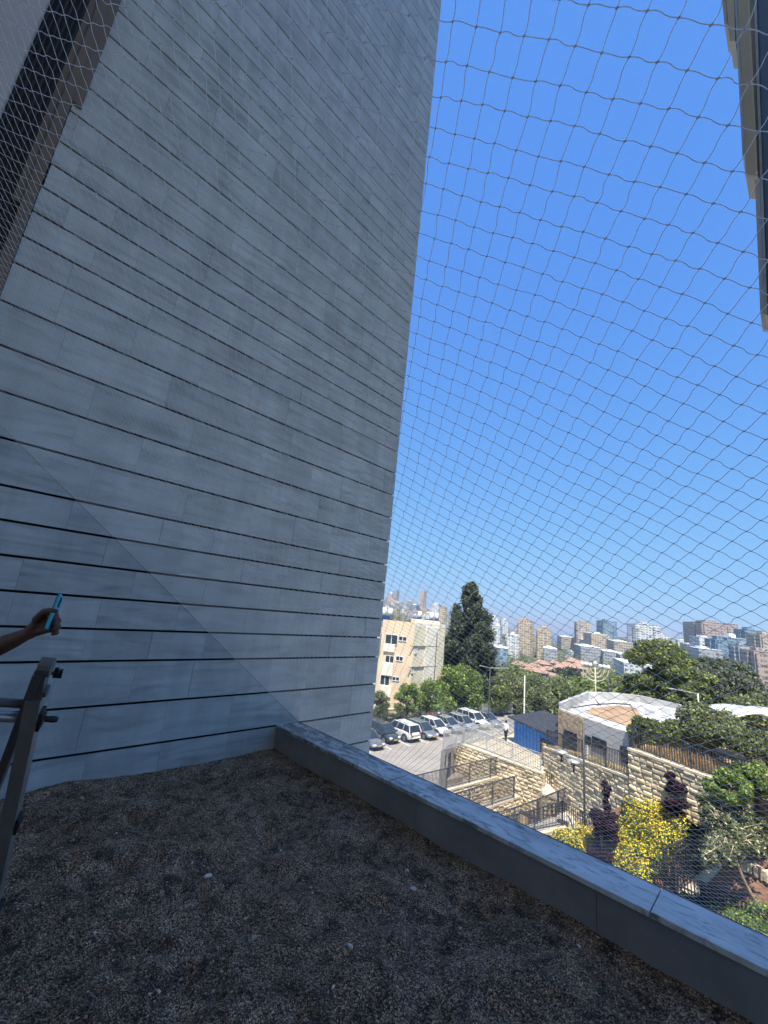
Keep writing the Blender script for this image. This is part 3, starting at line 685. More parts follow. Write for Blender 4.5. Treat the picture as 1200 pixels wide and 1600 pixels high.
mb = MB(); mb.add([(-8900, -70, -165), (15900, -70, -165), (15900, 21900, -165), (-8900, 21900, -165)], [(0, 1, 2, 3)]); structure('sea', mb, M['sea'])

# --- parking, plaza, walls --------------------------------------------
ZP = -11.0                                      # plaza
ZK = -13.4                                      # parking lot, lower than the plaza
e1 = at(714, 1157, ZP); e2 = at(690, 1173, ZP); far_l = at(803, 1147, ZP)
dpk = (e1 - far_l)[:2]
mb = MB(); mb.prism([(-22, 22), (6.3, 22), (e2[0] - .05, e2[1] - .1), (e2[0] + .3, e2[1] + .5), (far_l[0] + 1, far_l[1] - .6), (26, 50), (30, 64), (-22, 70)], -16, ZK)
structure('parking_lot', mb, M['asphalt'])
e3 = at(850, 1208, ZP)
PL = [P3(712, 1160, ZP), P3(848, 1208, ZP), P3(851, 1196, ZP), P3(890, 1180, ZP), P3(880, 1120, ZP), P3(803, 1140, ZP)]
mb = MB(); mb.prism([p[:2] for p in PL], -14.5, ZP + .02); structure('plaza', mb, M['pave'])
def rock_face(mb, a, b, z0, z1, q, course=.26, up=None):
    """split-faced stones along line a->b, standing proud towards the camera; z1 may vary (z at a, z at b)"""
    a = Vector(a[:2]); b = Vector(b[:2]); d = (b - a); Ln = d.length; d.normalize(); n = Vector((d.y, -d.x))
    if n.dot(a) > 0: n = -n
    za, zb = z1 if isinstance(z1, tuple) else (z1, z1)
    z = z0; k = 0
    while z < max(za, zb) - .05:
        s = -q.uniform(0, .4)
        while s < Ln:
            l = q.uniform(.32, .8); s0, s1 = max(0, s), min(Ln, s + l - .02); s += l
            if s1 - s0 < .06: continue
            top = min(z + course - .02, (za + (zb - za) * (s0 + s1) / 2 / Ln) - .01)
            if top - z < .06: continue
            pr = q.uniform(.05, .12); i = min(.08, (s1 - s0) * .3); j = (top - z) * .30
            c = [a + d * s0, a + d * s1]; f = [a + d * (s0 + i) + n * pr, a + d * (s1 - i) + n * (pr * q.uniform(.6, 1.1))]
            zm = z + j; zt = top - j
            mb.add([(*c[0], z), (*c[1], z), (*c[1], top), (*c[0], top), (*f[0], zm + q.uniform(-.03, .03)), (*f[1], zm + q.uniform(-.03, .03)), (*f[1], zt + q.uniform(-.03, .03)), (*f[0], zt + q.uniform(-.03, .03))],
                   [(4, 5, 6, 7), (0, 1, 5, 4), (1, 2, 6, 5), (2, 3, 7, 6), (3, 0, 4, 7)])
        z += course; k += 1
def stone_wall(name, label, a, b, z0, z1, thick=.35, capw=.42, seed=1, course=.25, back=False):
    """a,b plan ends; z1 = top under the cap at a,b"""
    t = thing(name, label, 'wall', (0, 0, 0)); q = random.Random(seed)
    a = Vector(a[:2]); b = Vector(b[:2]); d = (b - a).normalized(); n = Vector((d.y, -d.x))
    if n.dot(a) > 0: n = -n
    za, zb = z1 if isinstance(z1, tuple) else (z1, z1)
    mb = MB(); rock_face(mb, a, b, z0, (za - .12, zb - .12), q, course)
    o = mb.build('stone_face', M['limerock'], t)
    mb = MB(); pts = [a, b, b - n * thick, a - n * thick]
    mb.prism([tuple(p) for p in pts], z0, [za - .125, zb - .125, zb - .125, za - .125]); mb.build('core', M['limecap'], t)
    mb = MB(); nn = max(1, int((b - a).length / 1.1)); 
    for k in range(nn):
        p = a + (b - a) * (k / nn) + n * .09 + d * .005; r = a + (b - a) * ((k + 1) / nn) + n * .09 - d * .005; zk = za + (zb - za) * k / nn; zk1 = za + (zb - za) * (k + 1) / nn
        bk = -n * (capw + .09)
        V = [(*p, zk - .12), (*r, zk1 - .12), (*(r + bk), zk1 - .12), (*(p + bk), zk - .12), (*p, zk), (*r, zk1), (*(r + bk), zk1), (*(p + bk), zk)]
        mb.add(V, [(3, 2, 1, 0), (4, 5, 6, 7), (0, 1, 5, 4), (1, 2, 6, 5), (2, 3, 7, 6), (3, 0, 4, 7)])
    mb.build('coping', M['limecap'], t); return t
stone_wall('retaining_wall', 'split stone retaining wall below the plaza, between the parking lot and the blue building', P3(713, 1159, -10.9), P3(849, 1208, -10.9), -14, -10.9, seed=2)
# concrete end pier
t = thing('concrete_wall', 'pale grey concrete end wall beside the stone retaining wall and the asphalt', 'wall')
a = at(689, 1174, -10.9); b = at(712, 1158, -10.9)
mb = MB(); mb.prism([(a[0], a[1]), (b[0] - .08, b[1] - .05), (b[0] + .2, b[1] + .3), (a[0] + .2, a[1] + .35)], -14, -10.88); mb.build('slab', M['conc'], t)
mb = MB(); d = (b - a); u0 = a + d * .30; u1 = a + d * .52; u2 = a + d * .42; nrm2 = np.array([-d[1], d[0], 0]); nrm2 /= np.linalg.norm(nrm2); nrm2 = nrm2 if nrm2.dot(a) < 0 else -nrm2
mb.prism([tuple((u1 + nrm2 * .05)[:2]), tuple((u1 + d * .16 + nrm2 * .05)[:2]), tuple((u1 + d * .16 - nrm2 * .0)[:2]), tuple((u1)[:2])], -13.9, -11.5)
mb.prism([tuple((u0 + nrm2 * .04)[:2]), tuple((u0 + d * .05 + nrm2 * .04)[:2]), tuple((u0 + d * .05)[:2]), tuple(u0[:2])], -12.3, -11.45); mb.build('drain_slot', M['fence'], t)
# terraces A and B : low stone walls with caps under the first two fences
A0, A1 = P3(640, 1249, -12.3), P3(795, 1208.5, -12.3)
stone_wall('terrace_wall', 'upper low terrace wall, its cream coping under the first dark fence below the parking lot', A0, A1, -14, -12.3, capw=.5, seed=3)
B0, B1 = P3(690, 1285, -12.8), P3(812, 1243, -12.8)
stone_wall('terrace_wall', 'second low terrace wall, its cream coping under the shorter dark fence in the middle', B0, B1, -14.3, -12.8, capw=.5, seed=4)
C0_, C1_ = P3(760, 1322, -12.85), P3(905, 1262, -12.85)
stone_wall('terrace_wall', 'third low terrace wall along the pale paved ramp, under the double fence', P3(760, 1326, -12.85), P3(884, 1291, -12.85), -14.3, -12.85, capw=.2, seed=5)
mb = MB(); mb.prism([P3(740, 1316, -13.0)[:2], P3(835, 1287, -13)[:2], P3(905, 1262, -13)[:2], P3(884, 1292, -13)[:2], P3(760, 1334, -13)[:2]], -14.4, -12.95); structure('ramp', mb, M['pave2'])
# sloping path from the plaza down to the lamp post
_pa, _pb, _pc = (np.array(P3(846, 1237, -12.0)), np.array(P3(902, 1260, -12.75)), np.array(P3(925, 1215, -12.1)))
_pn = np.cross(_pb - _pa, _pc - _pa)
def pat(x, y):
    r = ray(x, y); p = r * (_pn.dot(_pa) / _pn.dot(r)); return (float(p[0]), float(p[1]), float(p[2]))
path = [pat(*p) for p in ((846, 1236), (902, 1260), (884, 1291), (925, 1335), (990, 1290), (985, 1240), (930, 1180), (851, 1188))]
mb = MB(); mb.prism([p[:2] for p in path], -15, [p[2] for p in path]); structure('path', mb, M['pave2'])
stone_wall('retaining_wall', 'short low stone wall under the fence between the plaza corner and the ramp', P3(846, 1238, -12.0), P3(902, 1261, -12.8), -14.2, (-12.0, -12.8), capw=.15, seed=15)
# tall walls on the right
k2a, k2b = P3(850, 1166, -9.5), at(979, 1213, -8.55)
W3a, W3b = at(981, 1168, -6.87), at(1172, 1236, -6.87)
W2b = (W3a[0] + .05, W3a[1] + .05)
stone_wall('retaining_wall', 'long sloping split stone wall in front of the stone and grey building, behind the lamp post', k2a, W2b, -13.6, (-9.5, -8.5), seed=6, course=.27)
stone_wall('retaining_wall', 'tallest split stone wall with a fence on top, behind the yellow flower bed', W3a, W3b, -13.6, -6.87, thick=.5, seed=7, course=.28)
# ground behind the walls
mb = MB(); g = [(k2a[0] + .2, k2a[1] + .1, -9.7), (W2b[0] + .3, W2b[1] + .1, -8.75), (26, 30, -8.7), (26, 48, -9.5), (17, 44, -9.9)]
mb.prism([p[:2] for p in g], -14.4, [p[2] for p in g]); structure('upper_ground', mb, M['dry'])
mb = MB(); g = [(W3a[0] + .4, W3a[1] + .1, -7.1), (W3b[0] + .4, W3b[1] - .1, -7.1), (22, 14, -7.0), (44, 18, -5.8), (50, 44, -7.2), (27, 37, -6.9)]
mb.prism([p[:2] for p in g], -14.4, [p[2] for p in g]); structure('bank', mb, M['dry'])
# garden: one sloping plane from the ramp up to the foot of the tall wall
def foot(p, yt):
    q_ = np.array([p[0], p[1], -20.0]); return np.array([p[0], p[1], -20 + hgt(q_, yt)])
_ga, _gb, _gc = np.array(P3(905, 1330, -12.95)), foot((W3a[0] - .1, W3a[1] - .1), 1254), foot((W3b[0] - .1, W3b[1] - .1), 1332)
_gn = np.cross(_gb - _ga, _gc - _ga); _gn /= np.linalg.norm(_gn)
def gat(x, y, up=0.0):
    r = ray(x, y); p = r * (_gn.dot(_ga) / _gn.dot(r)); return (float(p[0]), float(p[1]), float(p[2]) + up)
gp = [gat(*p) for p in ((868, 1316), (925, 1375), (985, 1410), (1045, 1440), (1120, 1480), (1240, 1530), (1260, 1360), (1180, 1330), (984, 1250), (930, 1285))]
mb = MB(); mb.prism([p[:2] for p in gp], -16, [p[2] for p in gp]); structure('garden_bed', mb, M['soil'])
st1 = [gat(*p, .10) for p in ((1058, 1398), (1127, 1339), (1137, 1347), (1106, 1381), (1085, 1408))]
mb = MB(); mb.prism([p[:2] for p in st1], -14.4, [p[2] for p in st1]); structure('stone_path', mb, M['limecap'])
ed = thing('rock_edging', 'row of rough limestone blocks edging the red soil bed', 'rocks'); q = random.Random(4); mb = MB()
ra = np.array(gat(1128, 1339, .15)); rb = np.array(gat(1222, 1388, .15))
for k in range(12):
    c = ra + (rb - ra) * (k + .5) / 12; l = np.linalg.norm(rb - ra) / 24; d = (rb - ra) / np.linalg.norm(rb - ra)
    b0 = len(mb.v); mb.obox(c + np.array([0, 0, q.uniform(-.03, .05)]), d, (-d[1], d[0], 0), (0, 0, 1), l * .93, q.uniform(.15, .24), .22)
    mb.v[b0:] = [(x + q.uniform(-.05, .05), y + q.uniform(-.05, .05), z + q.uniform(-.05, .05)) for x, y, z in mb.v[b0:]]
mb.build('blocks', M['limecap'], ed, bevel=.04)

# --- fences -------------------------------------------------------------
def fence(label, base, zb, tops, m, nposts=None, sp=.135, post=.075, rail=.045, group='metal fences', mid=False, low=.1, bar=.034):
    """base: px points at the foot; tops: px y of the top rail at each; one bay between consecutive points"""
    zl = zb if isinstance(zb, (list, tuple)) else [zb] * len(base)
    pts = [Vector(P3(x, y, z)) for (x, y), z in zip(base, zl)]; H = [hgt(p, yt) for p, yt in zip(pts, tops)]
    t = thing('metal_fence', label, 'fence', pts[0], 0, group); o0 = pts[0]
    for p, h in zip(pts, H):
        MB().box(p.x - o0.x - post / 2, p.x - o0.x + post / 2, p.y - o0.y - post / 2, p.y - o0.y + post / 2, p.z - o0.z - .05, p.z - o0.z + h + .03).build('post', m, t)
    for i in range(len(pts) - 1):
        a, b = pts[i] - o0, pts[i + 1] - o0; ha, hb = H[i], H[i + 1]; U = Vector((0, 0, 1)); mb = MB()
        mb.beam(a + U * ha, b + U * hb, rail * 1.3, rail); mb.build('top_rail', m, t)
        mb = MB(); mb.beam(a + U * low, b + U * low, rail, rail * .8); mb.build('bottom_rail', m, t)
        if mid: mb = MB(); mb.beam(a + U * (ha - .16), b + U * (hb - .16), rail, rail); mb.build('middle_rail', m, t)
        n = max(2, int((b - a).length / sp)); mb = MB()
        for k in range(1, n):
            u = k / n; p = a.lerp(b, u); h = ha + (hb - ha) * u
            mb.box(p.x - bar / 2, p.x + bar / 2, p.y - bar / 2, p.y + bar / 2, p.z + low, p.z + h)
        mb.build('bars', m, t)
    return t
F, FB, FL = M['fence'], M['fenceblk'], M['fencelt']
fence('galvanised fence between the parked cars and the plaza', [(692, 1173), (712, 1168), (736, 1162), (770, 1154), (803, 1147)], ZP, [1141, 1138, 1134, 1128, 1122], FL, mid=True)
fence('galvanised railing on top of the stone wall along the plaza', [(723, 1160), (760, 1173), (800, 1188.5), (845, 1205)], -10.88, [1133, 1147.5, 1162, 1177], FL, mid=True)
fence('dark fence on the upper terrace wall, nearest the asphalt', [(640, 1248), (659, 1243), (697, 1233), (733, 1223.5), (766, 1215), (785, 1210)], -12.3, [1214, 1209, 1200, 1192, 1185.5, 1181], F)
fence('short dark fence on the second terrace wall, in front of the stone face', [(695, 1282), (732.5, 1270), (769, 1258), (803, 1247)], -12.8, [1244, 1233, 1222.5, 1213], F)
fence('dark fence on the far side of the paved ramp', [(770, 1306), (803, 1298), (839.5, 1286), (872, 1272), (902.5, 1259)], -12.9, [1271, 1262, 1249, 1236, 1225], F)
fence('dark fence on the near side of the paved ramp, just above the parapet', [(755, 1322), (791, 1311), (835, 1299), (879, 1290)], -12.85, [1286, 1276, 1265, 1252], F)
fence('dark fence running down beside the steps from the end of the stone wall', [(846, 1236), (874, 1247), (902, 1259)], [-12.4, -12.6, -12.85], [1204, 1214, 1225], F)
fence('dark fence between the lamp post and the nearest yellow flowers', [(879, 1290), (914, 1306), (959, 1324), (1019, 1348)], -12.9, [1252, 1270, 1288, 1312], F)
fence('short dark fence against the long stone wall beside the purple shrub', [(925, 1272), (955, 1263), (982, 1256)], [-12.5, -11.4, -10.3], [1234, 1226, 1218], F)
fence('dark fence crossing the middle of the yellow flower bed', [(973, 1290), (1017, 1308), (1061, 1327)], [gat(973, 1290)[2], gat(1017, 1308)[2], gat(1061, 1327)[2]], [1251, 1269, 1288], F)
fence('black fence at the lower right, running down in front of the red soil', [(988, 1371), (1019, 1381), (1055, 1398), (1098, 1417), (1150, 1444), (1210, 1472)], [gat(*p)[2] for p in ((988, 1371), (1019, 1381), (1055, 1398), (1098, 1417), (1150, 1444), (1210, 1472))], [1333, 1342, 1355, 1378, 1401, 1428], FB, post=.13)
fence('galvanised fence around the short footbridge over the flowers', [(1057, 1391), (1090, 1365), (1125, 1338)], [gat(*p, .12)[2] for p in ((1057, 1391), (1090, 1365), (1125, 1338))], [1334, 1314, 1302], F, post=.07)
fence('thick railed fence on the left side of the short footbridge', [(1041, 1378), (1085, 1352), (1121, 1330)], [gat(*p, .05)[2] for p in ((1041, 1378), (1085, 1352), (1121, 1330))], [1327, 1305, 1286], F, post=.12, rail=.07)
# on the tall walls
p0, p1 = proj((k2a[0], k2a[1], -9.5)), proj((W2b[0], W2b[1], -8.5))
def onwalltop(a, b, za, zb, us, hh_, label, m, post=.075):
    pts = [(a[0] + (b[0] - a[0]) * u, a[1] + (b[1] - a[1]) * u, za + (zb - za) * u) for u in us]; px = [proj(p) for p in pts]; tp = [proj((p[0], p[1], p[2] + h))[1] for p, h in zip(pts, hh_)]
    return fence(label, px, [p[2] for p in pts], tp, m, post=post)
onwalltop((k2a[0] + .15, k2a[1] + .05), (W2b[0] + .15, W2b[1]), -9.5, -8.5, [.02, .25, .5, .75, .97], [1.25] * 5, 'dark fence on the long sloping stone wall, in front of the grey building', F)
onwalltop((W3a[0] + .2, W3a[1]), (W3b[0] + .2, W3b[1]), -6.87, -6.87, [.02, .28, .55, .8, 1.0], [1.3] * 5, 'dark fence on top of the tallest stone wall', F, .07)
fence('dark fence climbing the dry bank at the right edge', [(1174, 1192), (1200, 1203), (1235, 1216)], [-6.6, -6.5, -6.4], [1134, 1143, 1157], F, post=.08)

# --- lamp post with two lanterns -----------------------------------------
lp = P3(914, 1310, -12.9); t = thing('street_lamp', 'grey lamp post with two flat hooded lanterns, in front of the long stone wall', 'street lamp', lp)
Ht = hgt(lp, 1131); MB().tube([(0, 0, 0), (0, 0, 1.2), (0, 0, Ht)], [.085, .07, .055], 12).build('pole', F, t, True)
Hl = hgt(lp, 1203)
for dx, dy, dz in ((-.75, -.15, 0), (-1.15, .75, .25)):
    mb = MB(); mb.tube([(0, 0, Hl + dz - .1), (dx * .6, dy * .6, Hl + dz - .12), (dx, dy, Hl + dz)], .022, 6)
    mb.tube([(dx, dy, Hl + dz - .15), (dx, dy, Hl + dz + .28)], [.07, .05], 8)
    for s in (-1, 1): mb.tube([(dx, dy, Hl + dz + .1), (dx + s * .22, dy, Hl + dz + .5)], .014, 5); mb.tube([(dx, dy, Hl + dz + .1), (dx, dy + s * .22, Hl + dz + .5)], .014, 5)
    arm = mb.build('lantern_arm', M['fenceblk'], t)
    mb = MB(); mb.tube([(dx, dy, Hl + dz + .46), (dx, dy, Hl + dz + .52), (dx, dy, Hl + dz + .60)], [.40, .41, .1], 16); mb.build('lamp_hood', M['fencelt'], arm, True)

# --- slim street lights behind the car park --------------------------------
for (x, yb, yt, D, lab, arms, cc) in ((763, 1128, 1043, 59, 'slim street light with two arms behind the cars, right of the tall conifer', ((-1.2, .1), (1.7, -.15)), F), (819, 1112, 1055, 56, 'white pole standing left of the dark roof', (), M['white']),
                            (887, 1090, 1060, 80, 'thin grey pole in the trees, right of the white pole', (), F), (951, 1082, 1060, 60, 'short lamp pole behind the pale flat roof, right of the menorah', ((-1.2, 0),), F), (1093, 1118, 1083, 48, 'curved street lamp at the foot of the big pine', ((-2.0, .5),), M['fencelt'])):
    b = atd(x, yb, D); h = hgt(b, yt); t = thing('street_light', lab, 'pole', b)
    MB().tube([(0, 0, -6), (0, 0, 0), (0, 0, h)], [.09, .09, .05], 8).build('pole', cc, t, True)
    for ax, ay in arms:
        mb = MB(); mb.tube([(0, 0, h - .05), (ax, ay, h + .1)], .022, 6); mb.box(ax - .22, ax + .22, ay - .09, ay + .09, h + .05, h + .13); mb.build('lamp_arm', M['fencelt'], t)

# --- blue building, stone part, grey part -----------------------------------
M['blue'] = mat('blue_sheet', (.03, .19, .55), .45, var=.12, scale=1.5, bump=.01, bscale=3)
M['roofdk'] = mat('dark_roof_sheet', (.035, .037, .042), .7, var=.2, scale=1.2)
M['rubble'] = mat('rubble_stone', (.40, .30, .19), .9, var=.45, scale=2.6, bump=.05, bscale=5)
M['greywall'] = mat('grey_plaster', (.42, .42, .41), .85, var=.14, scale=.7)
M['membrane'] = mat('white_roof_membrane', (.46, .45, .43), .75, var=.3, scale=.45)
M['sandroof'] = mat('sandy_roof_fill', (.34, .22, .125), .95, var=.35, scale=.6, bump=.03)
b0 = at(803, 1160, ZP); b1 = at(848, 1184, ZP); bd = (b1 - b0) / np.linalg.norm(b1 - b0); bn = np.array([-bd[1], bd[0], 0]); bn = bn if bn.dot(b0) > 0 else -bn
# corner where blue meets stone: same facade line, at px x = 873
def along(x0, y0, u): return x0 + bd * u
def upix(xp):
    lo, hi = 0, 40
    for _ in range(40):
        m_ = (lo + hi) / 2
        if proj(b0 + bd * m_ + np.array([0, 0, 2.]))[0] < xp: lo = m_
        else: hi = m_
    return lo
u1, u2, u3 = upix(873.5), upix(913), upix(984)
bb = thing('blue_building', 'blue sheet clad shed with a dark sloping roof, beside the plaza', 'building', b0, math.atan2(bd[1], bd[0]))
sgn = 1 if (np.cross([0, 0, 1], bd).dot(bn) > 0) else -1
Hb = hgt(b0, 1124)
def yb(a, b): return (min(a * sgn, b * sgn), max(a * sgn, b * sgn))
mb = MB(); mb.box(0, u1, *yb(0, 4.5), -3, Hb)
k = 0.35
while k < u1: mb.box(k, k + .05, *yb(-.03, -.002), .05, Hb - .05); k += .45
mb.build('wall', M['blue'], bb)
mb = MB(); e = .45
V = [(-e, -e * sgn, Hb + .05), (u1 - .02, -e * sgn, Hb + .05), (u1 - .02, 2.4 * sgn, Hb + 1.0), (-e + 1.6, 2.4 * sgn, Hb + 1.0), (-e, 5 * sgn, Hb + .05), (u1 - .02, 5 * sgn, Hb + .05)]
V2 = [(x, y, z + .12) for x, y, z in V]
mb.add(V + V2, [(0, 1, 2, 3), (3, 2, 5, 4), (0, 3, 4), (6, 9, 8, 7), (9, 10, 11, 8), (6, 10, 9), (0, 6, 7, 1), (1, 7, 8, 2), (2, 8, 11, 5), (5, 11, 10, 4), (4, 10, 6, 0)]); mb.build('roof', M['roofdk'], bb)
MB().box(u1 * .62, u1 * .98, *yb(-.05, -.004), .02, Hb - .5).build('shutter', M['fenceblk'], bb)
# L: stone and grey facade
sb_ = thing('flat_roofed_building', 'flat roofed building with a rubble stone front, grey wing and sandy patch on its roof', 'building', b0, math.atan2(bd[1], bd[0]))
Hs = hgt(b0 + bd * u1, 1108.5)
mb = MB(); mb.box(u1 + .02, u2, *yb(-.1, .3), -3, Hs); mb.build('stone_front', M['rubble'], sb_)
mb = MB(); mb.box(u2 + .002, u3, *yb(.0, .3), -3, Hs); mb.build('grey_front', M['greywall'], sb_)
def fwin(x0, x1, y0, y1, nm='window', dz=.0):
    a, b = upix(x0), upix(x1); pm = b0 + bd * (a + b) / 2; zt = hgt(pm, y0); zb_ = hgt(pm, y1)
    yy = -.13 if x0 < 912 else -.03
    mb = MB(); mb.box(a, b, *yb(yy, yy + .02), zb_, zt); o = mb.build(nm, M['glass'], sb_)
    fr = MB(); w_ = .05
    fr.box(a - w_, a, *yb(yy - .03, yy + .02), zb_, zt); fr.box(b, b + w_, *yb(yy - .03, yy + .02), zb_, zt); fr.box(a - w_, b + w_, *yb(yy - .03, yy + .02), zt, zt + w_); fr.box(a - w_, b + w_, *yb(yy - .05, yy + .02), zb_ - w_, zb_)
    n = max(1, int((b - a) / .3))
    for k in range(1, n): c = a + (b - a) * k / n; fr.box(c - .012, c + .012, *yb(yy - .03, yy - .01), zb_, zt)
    fr.build('frame', M['fence'], o)
fwin(884, 903, 1144, 1172); fwin(916, 923, 1151, 1161); fwin(927, 948, 1155, 1169); fwin(972, 983, 1168, 1192, 'door')
zr = float(b0[2] + Hs) - .25
_ca, _sa = math.cos(math.atan2(bd[1], bd[0])), math.sin(math.atan2(bd[1], bd[0]))
def loc_(p, z=None):
    dx, dy = p[0] - b0[0], p[1] - b0[1]; return (dx * _ca + dy * _sa, -dx * _sa + dy * _ca, (p[2] if z is None else z) - b0[2])
def rp(x, y, dz=0): return loc_(P3(x, y, zr + dz))
rpoly = [(u1 + .02, .301 * sgn), (u2, .301 * sgn), (u3, .301 * sgn)] + [rp(x, y)[:2] for x, y in ((1015, 1150), (1094, 1126), (1062, 1112), (1000, 1097), (960, 1093), (918, 1092))]
mb = MB(); mb.prism(rpoly, -4, Hs - .25); mb.build('roof', M['membrane'], sb_)
mb = MB(); rim = [rp(x, y) for x, y in ((876, 1111), (918, 1092), (960, 1093), (1000, 1097), (1062, 1112), (1094, 1126), (1015, 1150))]
for a_, c_ in zip(rim[:-1], rim[1:]):
    mb.beam((a_[0], a_[1], Hs + .05), (c_[0], c_[1], Hs + .05), .28, .75)
mb.beam((u1 + .02, .16 * sgn, Hs + .04), (u3, .16 * sgn, Hs + .04), .3, .07); mb.build('roof_rim', M['membrane'], sb_)
mb = MB(); sp_ = [rp(x, y)[:2] for x, y in ((915, 1114), (926, 1107), (960, 1103), (992, 1106), (1004, 1120), (1003, 1140), (984, 1136))]; mb.prism(sp_, Hs - .249, Hs - .2); mb.build('sand_patch', M['sandroof'], sb_)
mb = MB()
for cp in (((895, 1106), (925, 1101), (960, 1099), (985, 1101)), ((985, 1101), (990, 1112), (1000, 1126)), ((930, 1093), (938, 1102))):
    mb.tube([rp(x, y, .02 + .02 * k) for k, (x, y) in enumerate(cp)], .045, 5)
mb.build('roof_pipe', M['fenceblk'], sb_)
for x, y in ((1020, 1118), (1045, 1116)): c_ = rp(x, y); MB().box(c_[0] - .5, c_[0] + .5, c_[1] - .4, c_[1] + .4, Hs - .24, Hs + .3).build('roof_unit', M['white'], sb_)
pp = b0 + bd * upix(925)
MB().box(upix(924), upix(927), *yb(-.6, -.4), -.5, 2.6).build('column', M['white'], sb_)
# menorah ------------------------------------------------------------------
mp = atd(931, 1092, 54); t = thing('menorah', 'pale metal menorah with white round lamps, behind the flat roof', 'sculpture', mp, -.45)
hm = hgt(mp, 1043); k_ = hm / 2.9
gold = mat('pale_gold_paint', (.60, .52, .30), .5, .3)
MB().tube([(0, 0, -4), (0, 0, hm)], .06 * k_, 8).build('stem', gold, t, True)
for r_ in (.45, .8, 1.15):
    mb = MB(); pts = [(r_ * k_ * math.cos(a), 0, hm - .12 * k_ - r_ * k_ * math.sin(a)) for a in np.linspace(0, math.pi, 19)]; mb.tube(pts, .045 * k_, 7); mb.build('branch', gold, t, True)
MB().box(-1.3 * k_, 1.3 * k_, -.03, .03, hm - .10 * k_, hm - .05 * k_).build('crossbar', gold, t)
for s_ in (-1.15, -.8, -.45, 0, .45, .8, 1.15):
    mb = MB(); mb.sphere((s_ * k_, 0, hm + (.20 if s_ else .40) * k_), .19 * k_, 10, 7); mb.build('lamp_globe', M['white'], t, True)

